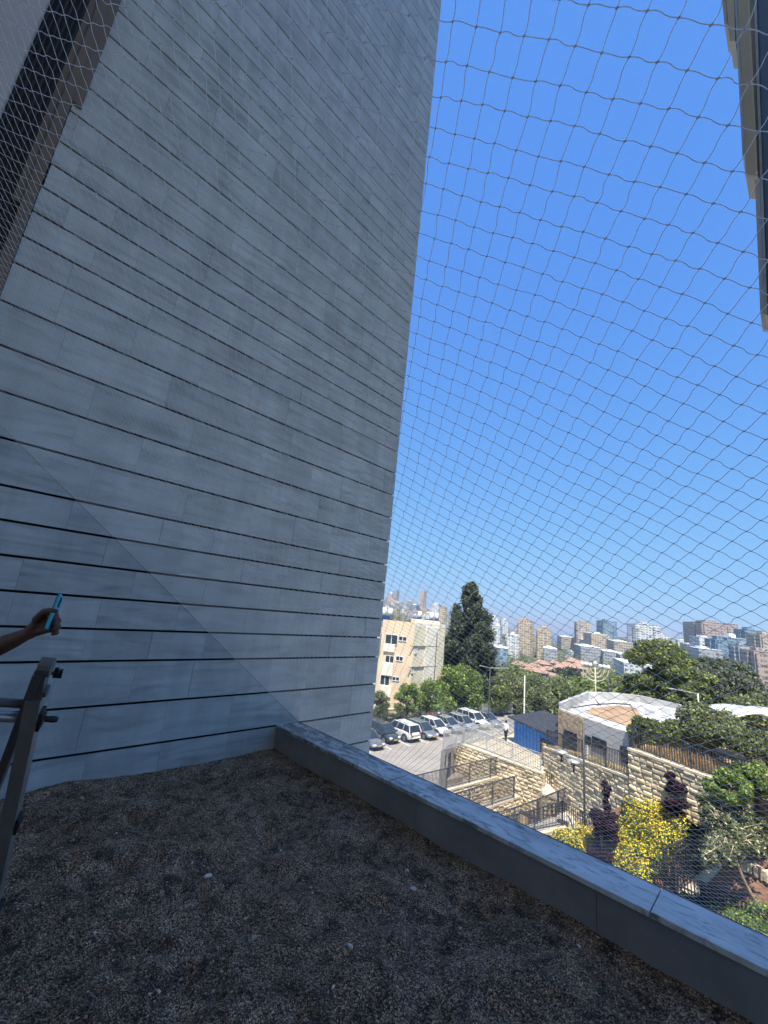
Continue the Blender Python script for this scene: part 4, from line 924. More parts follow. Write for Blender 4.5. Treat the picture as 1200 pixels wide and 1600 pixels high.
# --- cars --------------------------------------------------------------------
def carpaint(name, c, metal=.35):
    return mat(name, c, .3, metal, var=.04, scale=1, coat=.8)
def make_car(label, paint, kind, loc, head, yaw_rear=False, plate='front'):
    """x forward. head = azimuth of the nose in degrees"""
    spec = dict(hatch=(4.1, 1.74, 1.50), sedan=(4.6, 1.78, 1.45), suv=(4.6, 1.86, 1.68), mpv=(4.4, 1.80, 1.62))[kind]
    Ln, Wi, Hi = spec; t = thing('parked_car', label, 'car', loc, R_(90 - head), 'cars parked side by side in the lot')
    h = Ln / 2; w2 = Wi / 2; belt = Hi * .60
    tail = {'sedan': belt + .02, 'hatch': belt + .04, 'suv': belt + .05, 'mpv': belt + .05}[kind]; hood = belt - .08
    st = [(-h, .42, tail - .28, .80), (-h + .06, .30, tail - .06, .90), (-h + .35, .22, tail, .985), (-h + 1.0, .20, tail + .01, 1.0), (0, .20, belt, 1.0), (h - 1.35, .20, belt - .02, 1.0), (h - 1.0, .20, hood, .99), (h - .35, .22, hood - .12, .95), (h - .08, .30, hood - .24, .86), (h, .42, hood - .36, .76)]
    n = 12; V = []; Fs = []
    for x, zb, zt, ws in st:
        W_ = w2 * ws; zm = (zb + zt) / 2
        prof = [(-W_ * .80, zb), (-W_ * .97, zb + .10), (-W_, zm - .02), (-W_ * .985, zt - .10), (-W_ * .93, zt - .025), (-W_ * .6, zt + .015), (W_ * .6, zt + .015), (W_ * .93, zt - .025), (W_ * .985, zt - .10), (W_, zm - .02), (W_ * .97, zb + .10), (W_ * .80, zb)]
        V += [(x, y, z) for y, z in prof]
    for i in range(len(st) - 1):
        for k in range(n): a = i * n + k; b = i * n + (k + 1) % n; Fs.append((a, b, b + n, a + n))
    Fs.append(tuple(range(n))); Fs.append(tuple(range((len(st) - 1) * n, len(st) * n))[::-1])
    mb = MB(); mb.add(V, Fs); body = mb.build('body', paint, t, True)
    sub = body.modifiers.new('s', 'SUBSURF'); sub.levels = 1; sub.render_levels = 1
    # cabin: glass all round, painted roof and pillars
    rb = {'sedan': -h + .95, 'hatch': -h + .12, 'suv': -h + .10, 'mpv': -h + .12}[kind]; rt = {'sedan': -h + 1.55, 'hatch': -h + .62, 'suv': -h + .38, 'mpv': -h + .42}[kind]
    ft = {'sedan': .35, 'hatch': .35, 'suv': .45, 'mpv': .55}[kind]; fb = {'sedan': 1.25, 'hatch': 1.15, 'suv': 1.15, 'mpv': 1.45}[kind]
    bw = w2 * .92; rw = w2 * .74; rz = Hi - .05; zb = belt - .05
    xs = [(rb, rt), (rb + (fb - rb) * .33, rt + (ft - rt) * .30), (rb + (fb - rb) * .64, rt + (ft - rt) * .68), (fb, ft)]
    mb = MB(); mb.add([(rb, -bw, zb), (fb, -bw, zb), (fb, bw, zb), (rb, bw, zb), (rt, -rw, rz), (ft, -rw, rz), (ft, rw, rz), (rt, rw, rz)], [(4, 5, 6, 7), (0, 1, 5, 4), (1, 2, 6, 5), (2, 3, 7, 6), (3, 0, 4, 7)])
    mb.build('windows', M['glass'], t)
    mb = MB(); 
    rf = [(rt - .03, -rw - .02, rz - .01), (ft + .05, -rw - .02, rz - .01), (ft + .05, rw + .02, rz - .01), (rt - .03, rw + .02, rz - .01), (rt + .1, -rw + .1, rz + .05), (ft - .15, -rw + .1, rz + .05), (ft - .15, rw - .1, rz + .05), (rt + .1, rw - .1, rz + .05)]
    mb.add(rf, [(3, 2, 1, 0), (4, 5, 6, 7), (0, 1, 5, 4), (1, 2, 6, 5), (2, 3, 7, 6), (3, 0, 4, 7)]); roof = mb.build('roof', paint, t, bevel=.02)
    if kind in ('suv',):
        for s_ in (-1, 1): MB().tube([(rt + .2, s_ * (rw - .02), rz + .07), (rt + .3, s_ * (rw - .02), rz + .11), (ft - .3, s_ * (rw - .02), rz + .11), (ft - .2, s_ * (rw - .02), rz + .07)], .018, 6).build('roof_rail', M['fenceblk'], roof)
    for s_ in (-1, 1):
        for i, (xb, xt) in enumerate(xs):
            MB().beam((xb, s_ * (bw + .004), zb), (xt, s_ * (rw + .004), rz), .10 if i in (0,) else .065, .035, (1, 0, 0)).build('pillar', paint, t)
    whx = h - .82; r_ = .33 if kind != 'suv' else .37
    for xw in (-whx, whx - .04):
        for s_ in (-1, 1):
            MB().tube([(xw, s_ * (w2 - .10), r_), (xw, s_ * (w2 + .004), r_)], r_ * 1.16, 18).build('wheel_arch', M['fenceblk'], body)
            wh = MB().tube([(xw, s_ * (w2 - .16), r_), (xw, s_ * (w2 + .015), r_), (xw, s_ * (w2 + .022), r_)], [r_, r_, r_ * .9], 20).build('wheel', M['tyre'], t)
            m5 = MB(); m5.tube([(xw, s_ * (w2 + .02), r_), (xw, s_ * (w2 + .03), r_)], [r_ * .64, r_ * .60], 16)
            m5.build('rim', M['rim'], wh)
    for s_ in (-1, 1):
        mb = MB(); mb.obox((h - .10, s_ * w2 * .64, hood - .27), (1, -s_ * .45, -.35), (0, 1, 0), (0, 0, 1), .09, .17, .07); mb.build('headlight', M['lamp'], t, bevel=.02)
        mb = MB(); mb.box(-h + .005, -h + .12, min(s_ * w2 * .80, s_ * w2 * .56), max(s_ * w2 * .80, s_ * w2 * .56), tail - .38, tail - .10); mb.build('tail_light', M['red'], t, bevel=.02)
        mb = MB(); mb.obox((fb - .18, s_ * (w2 + .08), belt + .05), (1, 0, 0), (0, 1, 0), (0, 0, 1), .07, .10, .07); mb.build('wing_mirror', paint, t, bevel=.03)
    mb = MB(); mb.box(h - .035, h + .012, -w2 * .45, w2 * .45, .30, hood - .40); mb.build('grille', M['fenceblk'], t, bevel=.01)
    mb = MB(); mb.box(h + .013, h + .02, -.26, .26, .40, .51); mb.build('number_plate', M['plate'], t)
    mb = MB(); mb.box(-h - .012, -h + .02, -.26, .26, .62, .73); mb.build('number_plate', M['plate'], t)
    mb = MB(); mb.box(-h - .02, -h + .1, -w2 * .74, w2 * .74, .34, .46); mb.build('bumper_trim', M['fenceblk'], t)
    return t
silver = carpaint('silver_paint', (.38, .40, .42), .6); dgrey = carpaint('dark_grey_paint', (.07, .085, .10), .5); whitep = carpaint('white_car_paint', (.72, .72, .70), 0)
lsil = carpaint('light_silver_paint', (.50, .53, .56), .5); navy = carpaint('navy_paint', (.03, .04, .09), .3); blackp = carpaint('black_car_paint', (.015, .016, .018), .3); mgrey = carpaint('mid_grey_paint', (.20, .22, .24), .5)
# first row: nose positions measured along the bay line
rowA = np.array(at(619, 1164.5, ZP)); rowB = np.array(at(785, 1140, ZP)); 
rowd = np.array([.80, .60, 0]); 
base_ = np.array(at(617, 1164, ZK)); HEAD = 141
hv = np.array([math.sin(R_(HEAD)), math.cos(R_(HEAD)), 0])
cars = [(-2.75, 'sedan', mgrey, 'grey car cut off by the edge of the grey wall, first in the row', 0, .9),
        (0, 'mpv', dgrey, 'dark grey minivan, second car from the grey wall', 0, 0),
        (2.55, 'suv', whitep, 'white four wheel drive parked with its tail towards us', 1, .35),
        (5.1, 'hatch', silver, 'silver hatchback right of the white four wheel drive', 0, .55),
        (7.6, 'hatch', whitep, 'white hatchback where the galvanised fence begins', 0, .1),
        (10.1, 'sedan', lsil, 'light silver car behind the first part of the galvanised fence', 0, 0),
        (12.6, 'hatch', lsil, 'pale silver hatchback behind the fence, between a silver car and a white car', 0, 0),
        (15.1, 'suv', whitep, 'white car with a dark windscreen behind the fence, left of the walking person', 0, 0),
        (17.6, 'sedan', silver, 'silver saloon behind the person in the white shirt', 0, 0)]
rdir = np.array(at(683, 1166, ZP)) - base_; rdir = np.array([.80, .60, 0])
for off, kd, pt_, lab, rev, fwd in cars:
    Ls = dict(hatch=4.1, sedan=4.6, suv=4.6, mpv=4.4)[kd] / 2
    p = base_ + rdir * off - hv * (Ls - fwd)
    make_car(lab, pt_, kd, (p[0], p[1], ZK), HEAD + (180 if rev else 0) + random.uniform(-2, 2))
for off, kd, pt_, lab in ((10.6, 'sedan', navy, 'dark blue car in the second row behind the silver cars'), (13.4, 'suv', blackp, 'black car in the second row, below the dark conifer'), (17.0, 'hatch', whitep, 'white car in the second row, left of the slim street light'), (20.0, 'sedan', blackp, 'black saloon in the second row, just left of the dark roof')):
    p = base_ + rdir * off - hv * 8.4
    make_car(lab, pt_, kd, (p[0], p[1], ZK), HEAD + random.uniform(-3, 3))
mb = MB()
for k in range(-2, 9):
    a = base_ + rdir * (2.53 * k + 1.3) + hv * .9; b = a - hv * 5.0
    s = rdir * .06; mb.add([(a + s)[:2].tolist() + [ZK + .006], (b + s)[:2].tolist() + [ZK + .006], (b - s)[:2].tolist() + [ZK + .006], (a - s)[:2].tolist() + [ZK + .006]], [(0, 1, 2, 3)])
structure('parking_markings', mb, M['white'])

# --- person on the plaza -------------------------------------------------------
pf = np.array(at(790, 1157, ZP + .02)); per2 = thing('person', 'person in a white shirt and black trousers walking on the plaza beside the blue shed', 'person', pf, R_(-35))
S = 1.0
seg = [((0, 0, 1.0), .14, (0, .02, 1.30), .155), ((0, .02, 1.30), .13, (.17, .02, 1.40), .06), ((0, .02, 1.30), .13, (-.17, .02, 1.40), .06), ((0, .02, 1.42), .055, (0, .03, 1.52), .052), ((0, .03, 1.60), .085, (0, .035, 1.66), .092), ((0, .12, 1.60), .016, (0, .13, 1.59), .014)]
for s_, fwd_ in ((-1, .22), (1, -.20)):
    seg += [((s_ * .19, .02, 1.39), .052, (s_ * .25, -.10 * s_, 1.12), .042), ((s_ * .25, -.10 * s_, 1.12), .042, (s_ * .24, .04 - .05 * s_, .88), .030), ((s_ * .24, .04 - .05 * s_, .88), .034, (s_ * .235, .07 - .05 * s_, .79), .026)]
    seg += [((s_ * .09, 0, .95), .095, (s_ * .10, fwd_ * .6, .50), .06), ((s_ * .10, fwd_ * .6, .50), .06, (s_ * .10, fwd_ * 1.25, .08), .042), ((s_ * .10, fwd_ * 1.25 - .03, .05), .042, (s_ * .11, fwd_ * 1.25 + .17, .04), .034)]
    for f_ in range(4): seg.append(((s_ * .235, .05 - .05 * s_ + f_ * .016, .79), .009, (s_ * .235, .06 - .05 * s_ + f_ * .016, .71), .008))
capsules('body', seg, M['skin'], per2, .013, 2)
seg = [((0, 0, .97), .165, (0, .02, 1.30), .18), ((0, .02, 1.33), .14, (.18, .02, 1.39), .085), ((0, .02, 1.33), .14, (-.18, .02, 1.39), .085)]
for s_ in (-1, 1): seg += [((s_ * .19, .02, 1.39), .075, (s_ * .25, -.10 * s_, 1.12), .06), ((s_ * .25, -.10 * s_, 1.12), .06, (s_ * .242, .02 - .06 * s_, .93), .048)]
capsules('shirt', seg, mat('white_shirt', (.72, .72, .74), .85), per2, .018, 3)
seg = []
for s_, fwd_ in ((-1, .22), (1, -.20)): seg += [((s_ * .08, 0, .98), .125, (s_ * .10, fwd_ * .6, .50), .085), ((s_ * .10, fwd_ * .6, .50), .085, (s_ * .10, fwd_ * 1.25, .10), .065)]
capsules('trousers', seg, mat('black_trousers', (.012, .012, .015), .9), per2, .018, 2)
capsules('hair', [((0, .01, 1.63), .088, (0, .02, 1.69), .09)], mat('short_hair', (.02, .015, .012), .8), per2, .012, 2)

# --- near apartment building ------------------------------------------------------
M['orange'] = mat('orange_plaster', (.70, .54, .37), .85, var=.12, scale=.5)
M['cream'] = mat('cream_plaster', (.70, .62, .46), .85, var=.10, scale=.5)
M['cream2'] = mat('pale_plaster', (.76, .70, .58), .85, var=.10, scale=.5)
M['shut'] = mat('window_shutter', (.30, .31, .31), .6, var=.2, scale=3)
M['tan_line'] = mat('joint_line', (.24, .20, .15), .9)
ab0 = atd(585, 1112, 58); ab1 = atd(638, 1112, 57.5); ab2 = atd(688, 1112, 63)
apt = thing('apartment_building', 'orange and cream four storey apartment block with solar boilers, beyond the parked cars', 'building')
ztop = float(ab1[2] + hgt(ab1, 979)); zf = -14.2; H4 = (ztop + .6 - zf) / 4
def seg_box(a, b, dep, z0, z1, m, nm, off=0.0, parent=apt):
    a = Vector(a[:2]); b = Vector(b[:2]); d = (b - a).normalized(); n = Vector((d.y, -d.x))
    if n.dot(a) < 0: n = -n
    mb = MB(); mb.prism([tuple(a + n * off), tuple(b + n * off), tuple(b + n * dep), tuple(a + n * dep)], z0, z1); return mb.build(nm, m, parent)
seg_box(ab0, ab1, 9, zf - 3, ztop, M['orange'], 'wall')
seg_box(ab1 + (ab2 - ab1) * .003, ab2, 9, zf - 3, ztop, M['cream'], 'wall', .01)
seg_box(ab1 + (ab2 - ab1) * .36, ab1 + (ab2 - ab1) * .76, 1, zf - 3, ztop + .02, M['cream2'], 'wall', -.12)
def facade_rect(a, b, xp0, xp1, yp0, yp1, m, nm, off=-.03, parent=apt, dep=.04):
    """rectangle on the facade line a-b given by picture columns / rows"""
    def u_(xp):
        lo, hi = -.6, 1.6
        for _ in range(40):
            mm = (lo + hi) / 2; p = a + (b - a) * mm
            if proj((p[0], p[1], -6))[0] < xp: lo = mm
            else: hi = mm
        return lo
    u0, u1_ = u_(xp0), u_(xp1); p = a + (b - a) * (u0 + u1_) / 2; p = np.array([p[0], p[1], -30.0]); zt = -30 + hgt(p, yp0); zb_ = -30 + hgt(p, yp1)
    return seg_box(a + (b - a) * u0, a + (b - a) * u1_, off + dep, zb_, zt, m, nm, off, parent), (a + (b - a) * u0, a + (b - a) * u1_, zb_, zt)
def awin(a, b, x0, x1, y0, y1, bal=False):
    o, (p, r, zb_, zt) = facade_rect(a, b, x0, x1, y0, y1, M['glass'], 'window', -.02)
    d = (r - p); n = max(2, int(np.linalg.norm(d[:2]) / .7))
    for k in range(n + 1):
        c = p + d * k / n; e = d / np.linalg.norm(d[:2]) * .04; seg_box(c - e, c + e, .0, zb_ - .04, zt + .04, M['white'], 'frame', -.06, o)
    seg_box(p, r, .0, zb_ - .08, zb_ - .001, M['white'], 'sill', -.10, o); seg_box(p, r, .0, zt, zt + .06, M['white'], 'frame', -.06, o)
for x0, x1, y0, y1 in ((600, 619, 992, 1006), (598, 612, 1056, 1070), (594, 611, 1092, 1104), (603, 616, 1025, 1035)): awin(ab0, ab1, x0, x1, y0, y1)
for x0, x1, y0, y1 in ((621, 633, 995, 1001), (619, 630, 1026, 1032), (616, 627, 1058, 1063)): awin(ab0, ab1, x0, x1, y0, y1)
for x0, x1, y0, y1 in ((647, 650, 1010, 1020), (644, 647, 1041, 1051), (642, 645, 1073, 1083)): awin(ab1, ab2, x0, x1, y0, y1)
for y0, y1 in ((1007, 1018), (1036, 1055), (1071, 1088)): facade_rect(ab0, ab1, 599, 616, y0, y1, M['cream2'], 'balcony_panel', -.25, apt, .24)
for y in (1009, 1041, 1073): facade_rect(ab1, ab2, 639, 683, y, y + .7, M['tan_line'], 'floor_line', -.14, apt, .13)
facade_rect(ab1, ab2, 679, 680.2, 990, 1100, M['trunk'], 'drain_pipe', -.14, apt, .1)
seg_box(ab0, ab1, .25, ztop, ztop + .5, M['orange'], 'roof_parapet'); seg_box(ab1, ab2, .25, ztop, ztop + .5, M['cream2'], 'roof_parapet')
c = ab1 + (ab2 - ab1) * .35; mb = MB(); mb.box(c[0] - 2, c[0] + 2.2, c[1] + 2, c[1] + 5, ztop, ztop + .9); mb.build('stair_head', M['cream'], apt)
M['solar'] = mat('solar_panel', (.02, .04, .09), .15, .2)
for k, (x, D, big) in enumerate(((596, 60.5, 0), (606, 61, 0), (672, 65, 1), (680, 66, 1), (653, 68, 1))):
    b = atd(x, 975, D); t = thing('solar_boiler', ['leftmost white solar boiler tank with its tilted panel on the orange roof', 'second solar boiler on the orange roof, beside the leftmost one', 'solar boiler on the cream roof, left of the dark conifer', 'solar boiler touching the dark conifer on the cream roof', 'solar boiler in the middle of the cream roof'][k], 'solar boiler', (b[0], b[1], ztop), R_(20), 'solar boilers on the apartment roof')
    mb = MB(); mb.tube([(.5, .6, .9), (.5, .6, 2.1)], .32, 12); mb.build('tank', M['white'], t, True)
    mb = MB(); mb.tube([(.2, .6, 0), (.2, .6, 1.0)], .03, 5); mb.tube([(.8, .6, 0), (.8, .6, 1.0)], .03, 5); mb.tube([(.5, .9, 0), (.5, .9, 1.0)], .03, 5); mb.build('stand', M['fence'], t)
    mb = MB(); mb.obox((-.5, -.6, .65), (1, 0, 0), (0, .8, .6), (0, -.6, .8), .62, .6, .04); mb.build('panel', M['solar'], t)
# yard in front of it
q = random.Random(8)
yw = thing('yard_wall', 'low cream garden wall behind the parked cars', 'wall'); a, b = atd(560, 1124, 54), atd(700, 1121, 62)
seg_box(a, b, .3, -15, -12.5, M['limerock'], 'wall', 0, yw); seg_box(a, b, .34, -12.5, -12.4, M['limecap'], 'coping', -.04, yw)
sf = fence('pale grey fence under the trees behind the parking lot', [(645, 1122), (690, 1121), (735, 1118), (800, 1114)], -13.3, [1104, 1103, 1101, 1098], FL)

# --- plants --------------------------------------------------------------------------
G1 = leafmat('pine_green', (.16, .195, .055), (.26, .29, .09)); G2 = leafmat('dark_conifer', (.075, .095, .05), (.14, .165, .09)); G3 = leafmat('fresh_green', (.19, .27, .06), (.30, .38, .10))
G4 = leafmat('olive_green', (.18, .21, .085), (.28, .30, .13)); G5 = leafmat('grey_green', (.13, .15, .09), (.21, .22, .14)); G6 = leafmat('yellow_flower', (.72, .52, .03), (.85, .66, .05), isl=.2, trans=.1)
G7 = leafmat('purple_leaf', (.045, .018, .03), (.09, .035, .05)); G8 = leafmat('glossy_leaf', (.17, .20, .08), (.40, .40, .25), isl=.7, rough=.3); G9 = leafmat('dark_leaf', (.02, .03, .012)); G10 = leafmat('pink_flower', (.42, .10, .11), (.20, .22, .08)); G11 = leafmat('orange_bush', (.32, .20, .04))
def base(x, y, D): b = atd(x, y, D); return (float(b[0]), float(b[1]), float(b[2]))
b = base(727, 1110, 68); tree('conifer_tree', 'tall dark conifer rising above the parked cars, the tallest tree', b, 4.7, hgt(b, 915) - 1.5, 1.5, 70000, .19, G2, 'cone', 130, 8, lob=.30, cat='tree', shell=.35)
def tr(x, yb_, yt, D, wpx, lab, leaf, seed, n=9000, size=.16, kind='round', name='broadleaf_tree', group='trees beyond the car park', nb=22, lob=.42, th=.18):
    b = base(x, yb_, D); h = hgt(b, yt); r = wpx / 2 * D / F_PX * 1.05
    return tree(name, lab, b, r, h * (1 - th), h * th, n, size, leaf, kind, nb, seed, group, lob=lob)
tr(712, 1125, 1044, 62, 62, 'bright green rounded tree at the foot of the tall conifer', G3, 11, 16000)
tr(683, 1118, 1012, 66, 34, 'slender green tree between the cream block and the conifer', G4, 12, 9000)
tr(665, 1125, 1062, 56, 40, 'young green tree in front of the cream block, left of the steps', G3, 13, 5000, .14)
tr(634, 1130, 1068, 54.5, 44, 'airy young tree in front of the orange block, behind the white four wheel drive', G3, 14, 4200, .13, lob=.3)
tr(592, 1130, 1078, 54.5, 26, 'small tree at the edge of the grey wall beside the orange block', G4, 15, 2600, .13)
tr(770, 1118, 1048, 70, 50, 'olive coloured tree right behind the slim street light', G4, 16, 12000)
tr(800, 1118, 1052, 75, 60, 'wide olive tree left of the white pole', G4, 17, 14000)
tr(783, 1114, 1072, 67, 42, 'dark green bush tree above the walking person', G1, 18, 8000)
tr(838, 1112, 1058, 78, 56, 'broad green tree just right of the white pole', G4, 19, 9000)
tr(872, 1108, 1064, 92, 50, 'rounded olive tree above the blue shed', G4, 20, 8000, .2)
tr(905, 1100, 1066, 98, 46, 'green tree left of the menorah', G3, 21, 7000, .2)
tr(965, 1096, 1062, 96, 50, 'dark green tree right of the menorah', G1, 22, 7000, .2)
tr(982, 1082, 1056, 100, 26, 'orange tinted tree beside the big pine', G11, 23, 3500, .2)
tr(1042, 1130, 1003, 60, 98, 'big spreading pine in the middle right, below the towers', G1, 24, 42000, .17, 'flat', 'pine_tree', nb=44, lob=.30)
tr(1085, 1130, 1040, 57, 74, 'lower pine crown joined to the right side of the big pine', G1, 25, 24000, .17, 'flat', 'pine_tree', nb=30, lob=.32)
tr(1140, 1135, 1033, 60, 84, 'dark grey green tree right of the big pine', G5, 26, 26000, .17, 'round', nb=34, lob=.32)
tr(1003, 1100, 1060, 64, 46, 'pine below the left edge of the big pine', G1, 27, 12000, .17, 'flat', 'pine_tree')
tr(1015, 1100, 1074, 62, 50, 'bright pine bough in front of the big pine trunk', G3, 28, 12000, .15, 'flat', 'pine_tree')
tr(1065, 1108, 1083, 60, 50, 'light green bush tree above the roof edge', G3, 29, 12000, .15)
tr(1175, 1140, 1098, 52, 60, 'olive bush behind the white shelter', G4, 30, 9000, .15)
tr(1000, 1165, 1122, 35.5, 30, 'green shrub in the corner above the tallest stone wall', G1, 31, 9000, .09, name='shrub', group='shrubs on the bank', nb=14)
tr(1040, 1160, 1132, 36, 50, 'leafy green shrub in the middle of the bank', G1, 32, 12000, .1, name='shrub', group='shrubs on the bank', nb=18, th=.05)
tr(1112, 1168, 1110, 36, 70, 'largest light green shrub on the bank, left of the white shelter', G4, 33, 20000, .1, name='shrub', group='shrubs on the bank', nb=26, th=.05)
tr(1170, 1178, 1148, 33, 60, 'low olive shrub at the right end of the bank', G4, 34, 8000, .09, name='shrub', group='shrubs on the bank', nb=16, th=.05)
# dry reeds behind the top fence
q = random.Random(31)
def reeds(pts, n, m, name, h0=.5, h1=1.5, wd=.05, kind='stuff'):
    mb = MB()
    for i in range(n):
        k = q.random() * (len(pts) - 1); j = int(k); p = Vector(pts[j]).lerp(Vector(pts[j + 1]), k - j) + Vector((q.uniform(0, 2.6), q.uniform(-.4, .9), 0))
        h = q.uniform(h0, h1); l = Vector((q.uniform(-.3, .3), q.uniform(-.3, .3), h)); s = Vector((wd * q.uniform(.5, 1), wd * q.uniform(-1, 1), 0))
        mb.add([p - s, p + s, p + l], [(0, 1, 2)])
    return tag(mb.build(name, m), kind=kind)
M['straw'] = leafmat('dry_straw', (.42, .28, .14), isl=.5)
reeds([(W3a[0] + .5, W3a[1], -7.1), ((W3a[0] + W3b[0]) / 2 + .5, (W3a[1] + W3b[1]) / 2, -7.1), (W3b[0] + .6, W3b[1], -7.1), (W3b[0] + 1.5, W3b[1] - 4, -7.1)], 4200, M['straw'], 'dry_grass', .15, .75, .03)
reeds([(k2a[0] + .5, k2a[1] - 2, -9.5), (W2b[0] + .4, W2b[1], -8.8)], 900, G4, 'grass', .15, .5, .03)
# flower bed
def patch(name, lab, pts, n, size, leaf, hgt_, seed, cat='plants'):
    """ground-hugging mass of plants over a polygon strip pts=[(x,y,z)...] sampled as blobs"""
    r = np.random.default_rng(seed); bl = []
    for i in range(64):
        w_ = r.dirichlet(np.ones(len(pts)) * .38); p = np.array(pts).T @ w_; s = r.uniform(.3, .6); bl.append((p[0], p[1], p[2] + hgt_ * .45, s, s, hgt_ * r.uniform(.45, .8)))
    t = thing(name, lab, cat); V, Fq = leafcloud(bl, n, size, seed=seed, shell=.3); link('foliage', npmesh('foliage', V, Fq), leaf, t)
    V, Fq = leafcloud([(a, b_, c_ + .08, d_, e_, f_ * 1.08) for a, b_, c_, d_, e_, f_ in bl], int(n * .22), size * 1.05, seed=seed + 1, shell=.75, up=.8)
    k = V.reshape(-1, 4, 3); cz = np.array(bl)[:, 2].mean(); link('flowers', npmesh('flowers', V, Fq), G6, t); return t
L1 = [gat(872, 1318), gat(905, 1332), gat(925, 1345), gat(918, 1312)]
patch('flower_bed', 'yellow flowering bushes left of the purple shrub, just above the parapet', L1, 15000, .055, G3, .75, 41)
L2 = [gat(955, 1372), gat(1010, 1385), gat(1038, 1350), gat(966, 1318)]
patch('flower_bed', 'yellow flowering bushes between the purple shrub and the footbridge', L2, 22000, .055, G3, .8, 42)
L3 = [gat(984, 1268), gat(962, 1308), gat(1050, 1340), gat(1095, 1318), gat(1040, 1282)]
patch('flower_bed', 'largest mass of yellow flowers at the foot of the tallest stone wall', L3, 32000, .055, G3, .9, 43)
L4 = [gat(1060, 1332), gat(1095, 1345), gat(1120, 1325)]
patch('flower_bed', 'green bushes with few yellow flowers behind the footbridge', L4, 12000, .055, G4, .7, 44)
def shrub(x, yb_, z, yt, wpx, lab, leaf, seed, n=9000, size=.06, kind='round', nb=20, lob=.36):
    b = gat(x, yb_) if z == 0 else P3(x, yb_, z); h = hgt(b, yt); D = math.hypot(b[0], b[1]); r = wpx / 2 * D / F_PX
    return tree('shrub', lab, b, r, h * .93, h * .07, n, size, leaf, kind, nb, seed, 'purple and green garden shrubs', cat='shrub', lob=lob)
shrub(943, 1366, 0, 1266, 36, 'wide dark purple shrub between the two yellow flower beds', G7, 51, 13000)
shrub(949, 1312, 0, 1222, 20, 'slender purple shrub rising beside the short fence', G7, 52, 6000, .06, 'cone', 22, .5)
shrub(1057, 1300, 0, 1203, 30, 'purple leaved shrub in front of the tallest stone wall', G7, 53, 8000)
shrub(1088, 1318, 0, 1286, 24, 'very dark round shrub at the end of the footbridge', G9, 54, 8000)
# magnolia-like small tree with pale stems, leaning stake
mg = thing('magnolia_tree', 'open branched small tree with pale stems and glossy leaves at the right edge', 'tree'); q = random.Random(77); mb = MB(); bl = []
root = Vector(P3(1150, 1395, -11.9)); forkp = root + Vector((-.9, .9, 2.0))
rootpx = P3(1180, 1420, -12)
mb.tube([Vector(P3(1196, 1440, -11.6)), Vector(P3(1170, 1392, -10.4)), Vector(P3(1158, 1365, -9.7)), Vector(P3(1143, 1318, -8.7))], [.07, .06, .055, .05], 8)
fk = Vector(P3(1143, 1318, -8.7))
for i in range(70):
    ty = q.uniform(1200, 1350); tip = Vector(P3(q.uniform(1085, 1218), ty, -6.9 - (ty - 1200) / 150 * 2.2 + q.uniform(-.3, .3))); md = fk.lerp(tip, .5) + Vector((q.uniform(-.2, .2), q.uniform(-.2, .2), q.uniform(.0, .35)))
    mb.tube([fk, md, tip], [.035, .022, .008], 6)
    for u in (.55, .75, 1.0): c = fk.lerp(tip, u); s = q.uniform(.2, .36); bl.append((c.x, c.y, c.z, s, s, s * .8))
mb.build('trunk', M['palebark'], mg, True)
V, Fq = leafcloud(bl, 24000, .07, seed=5, shell=.1, aspect=.42); link('crown', npmesh('crown', V, Fq), G8, mg)
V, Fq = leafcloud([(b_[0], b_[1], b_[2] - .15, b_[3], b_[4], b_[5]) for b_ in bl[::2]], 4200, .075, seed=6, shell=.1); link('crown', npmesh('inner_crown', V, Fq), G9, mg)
stake = Vector(P3(1204, 1445, -11.6)); mb = MB(); mb.tube([stake, Vector(P3(1160, 1372, -10.0))], .045, 8); tag(mb.build('wooden_stake', M['palebark']), 'long leaning wooden stake propping the small tree, lower right', 'stake')
shrub(1190, 1310, 0, 1182, 46, 'bright green climbing bush at the right edge by the stone wall', G3, 55, 16000, .08)
shrub(1140, 1252, -7.3, 1198, 50, 'light green creeper hanging over the end of the tallest wall', G3, 56, 5000, .08, 'round', 14, .3)
shrub(1130, 1470, 0, 1425, 60, 'shaded green bush below the black fence', G1, 57, 9000)
shrub(1185, 1480, 0, 1425, 60, 'light green bush in the bottom right corner beyond the parapet', G3, 58, 9000)
shrub(1080, 1440, 0, 1405, 40, 'small dark bush behind the black fence beside the parapet', G9, 59, 7000)
tr(672, 1127, 1116, 53.5, 14, 'red and pink flowering bush behind the parked cars', G10, 60, 1100, .07, name='shrub', group='bushes behind the parking lot', nb=16, th=.05)
for k, x in enumerate((598, 612, 626, 641, 655)):
    tr(x, 1131, 1112 + k % 2 * 3, 53.2, 18, ['leftmost', 'second', 'third', 'fourth', 'fifth'][k] + ' grey green yard bush behind the parked cars, counted from the grey wall', G5, 70 + k, 1800, .08, name='shrub', group='bushes behind the parking lot', nb=9, th=.05)

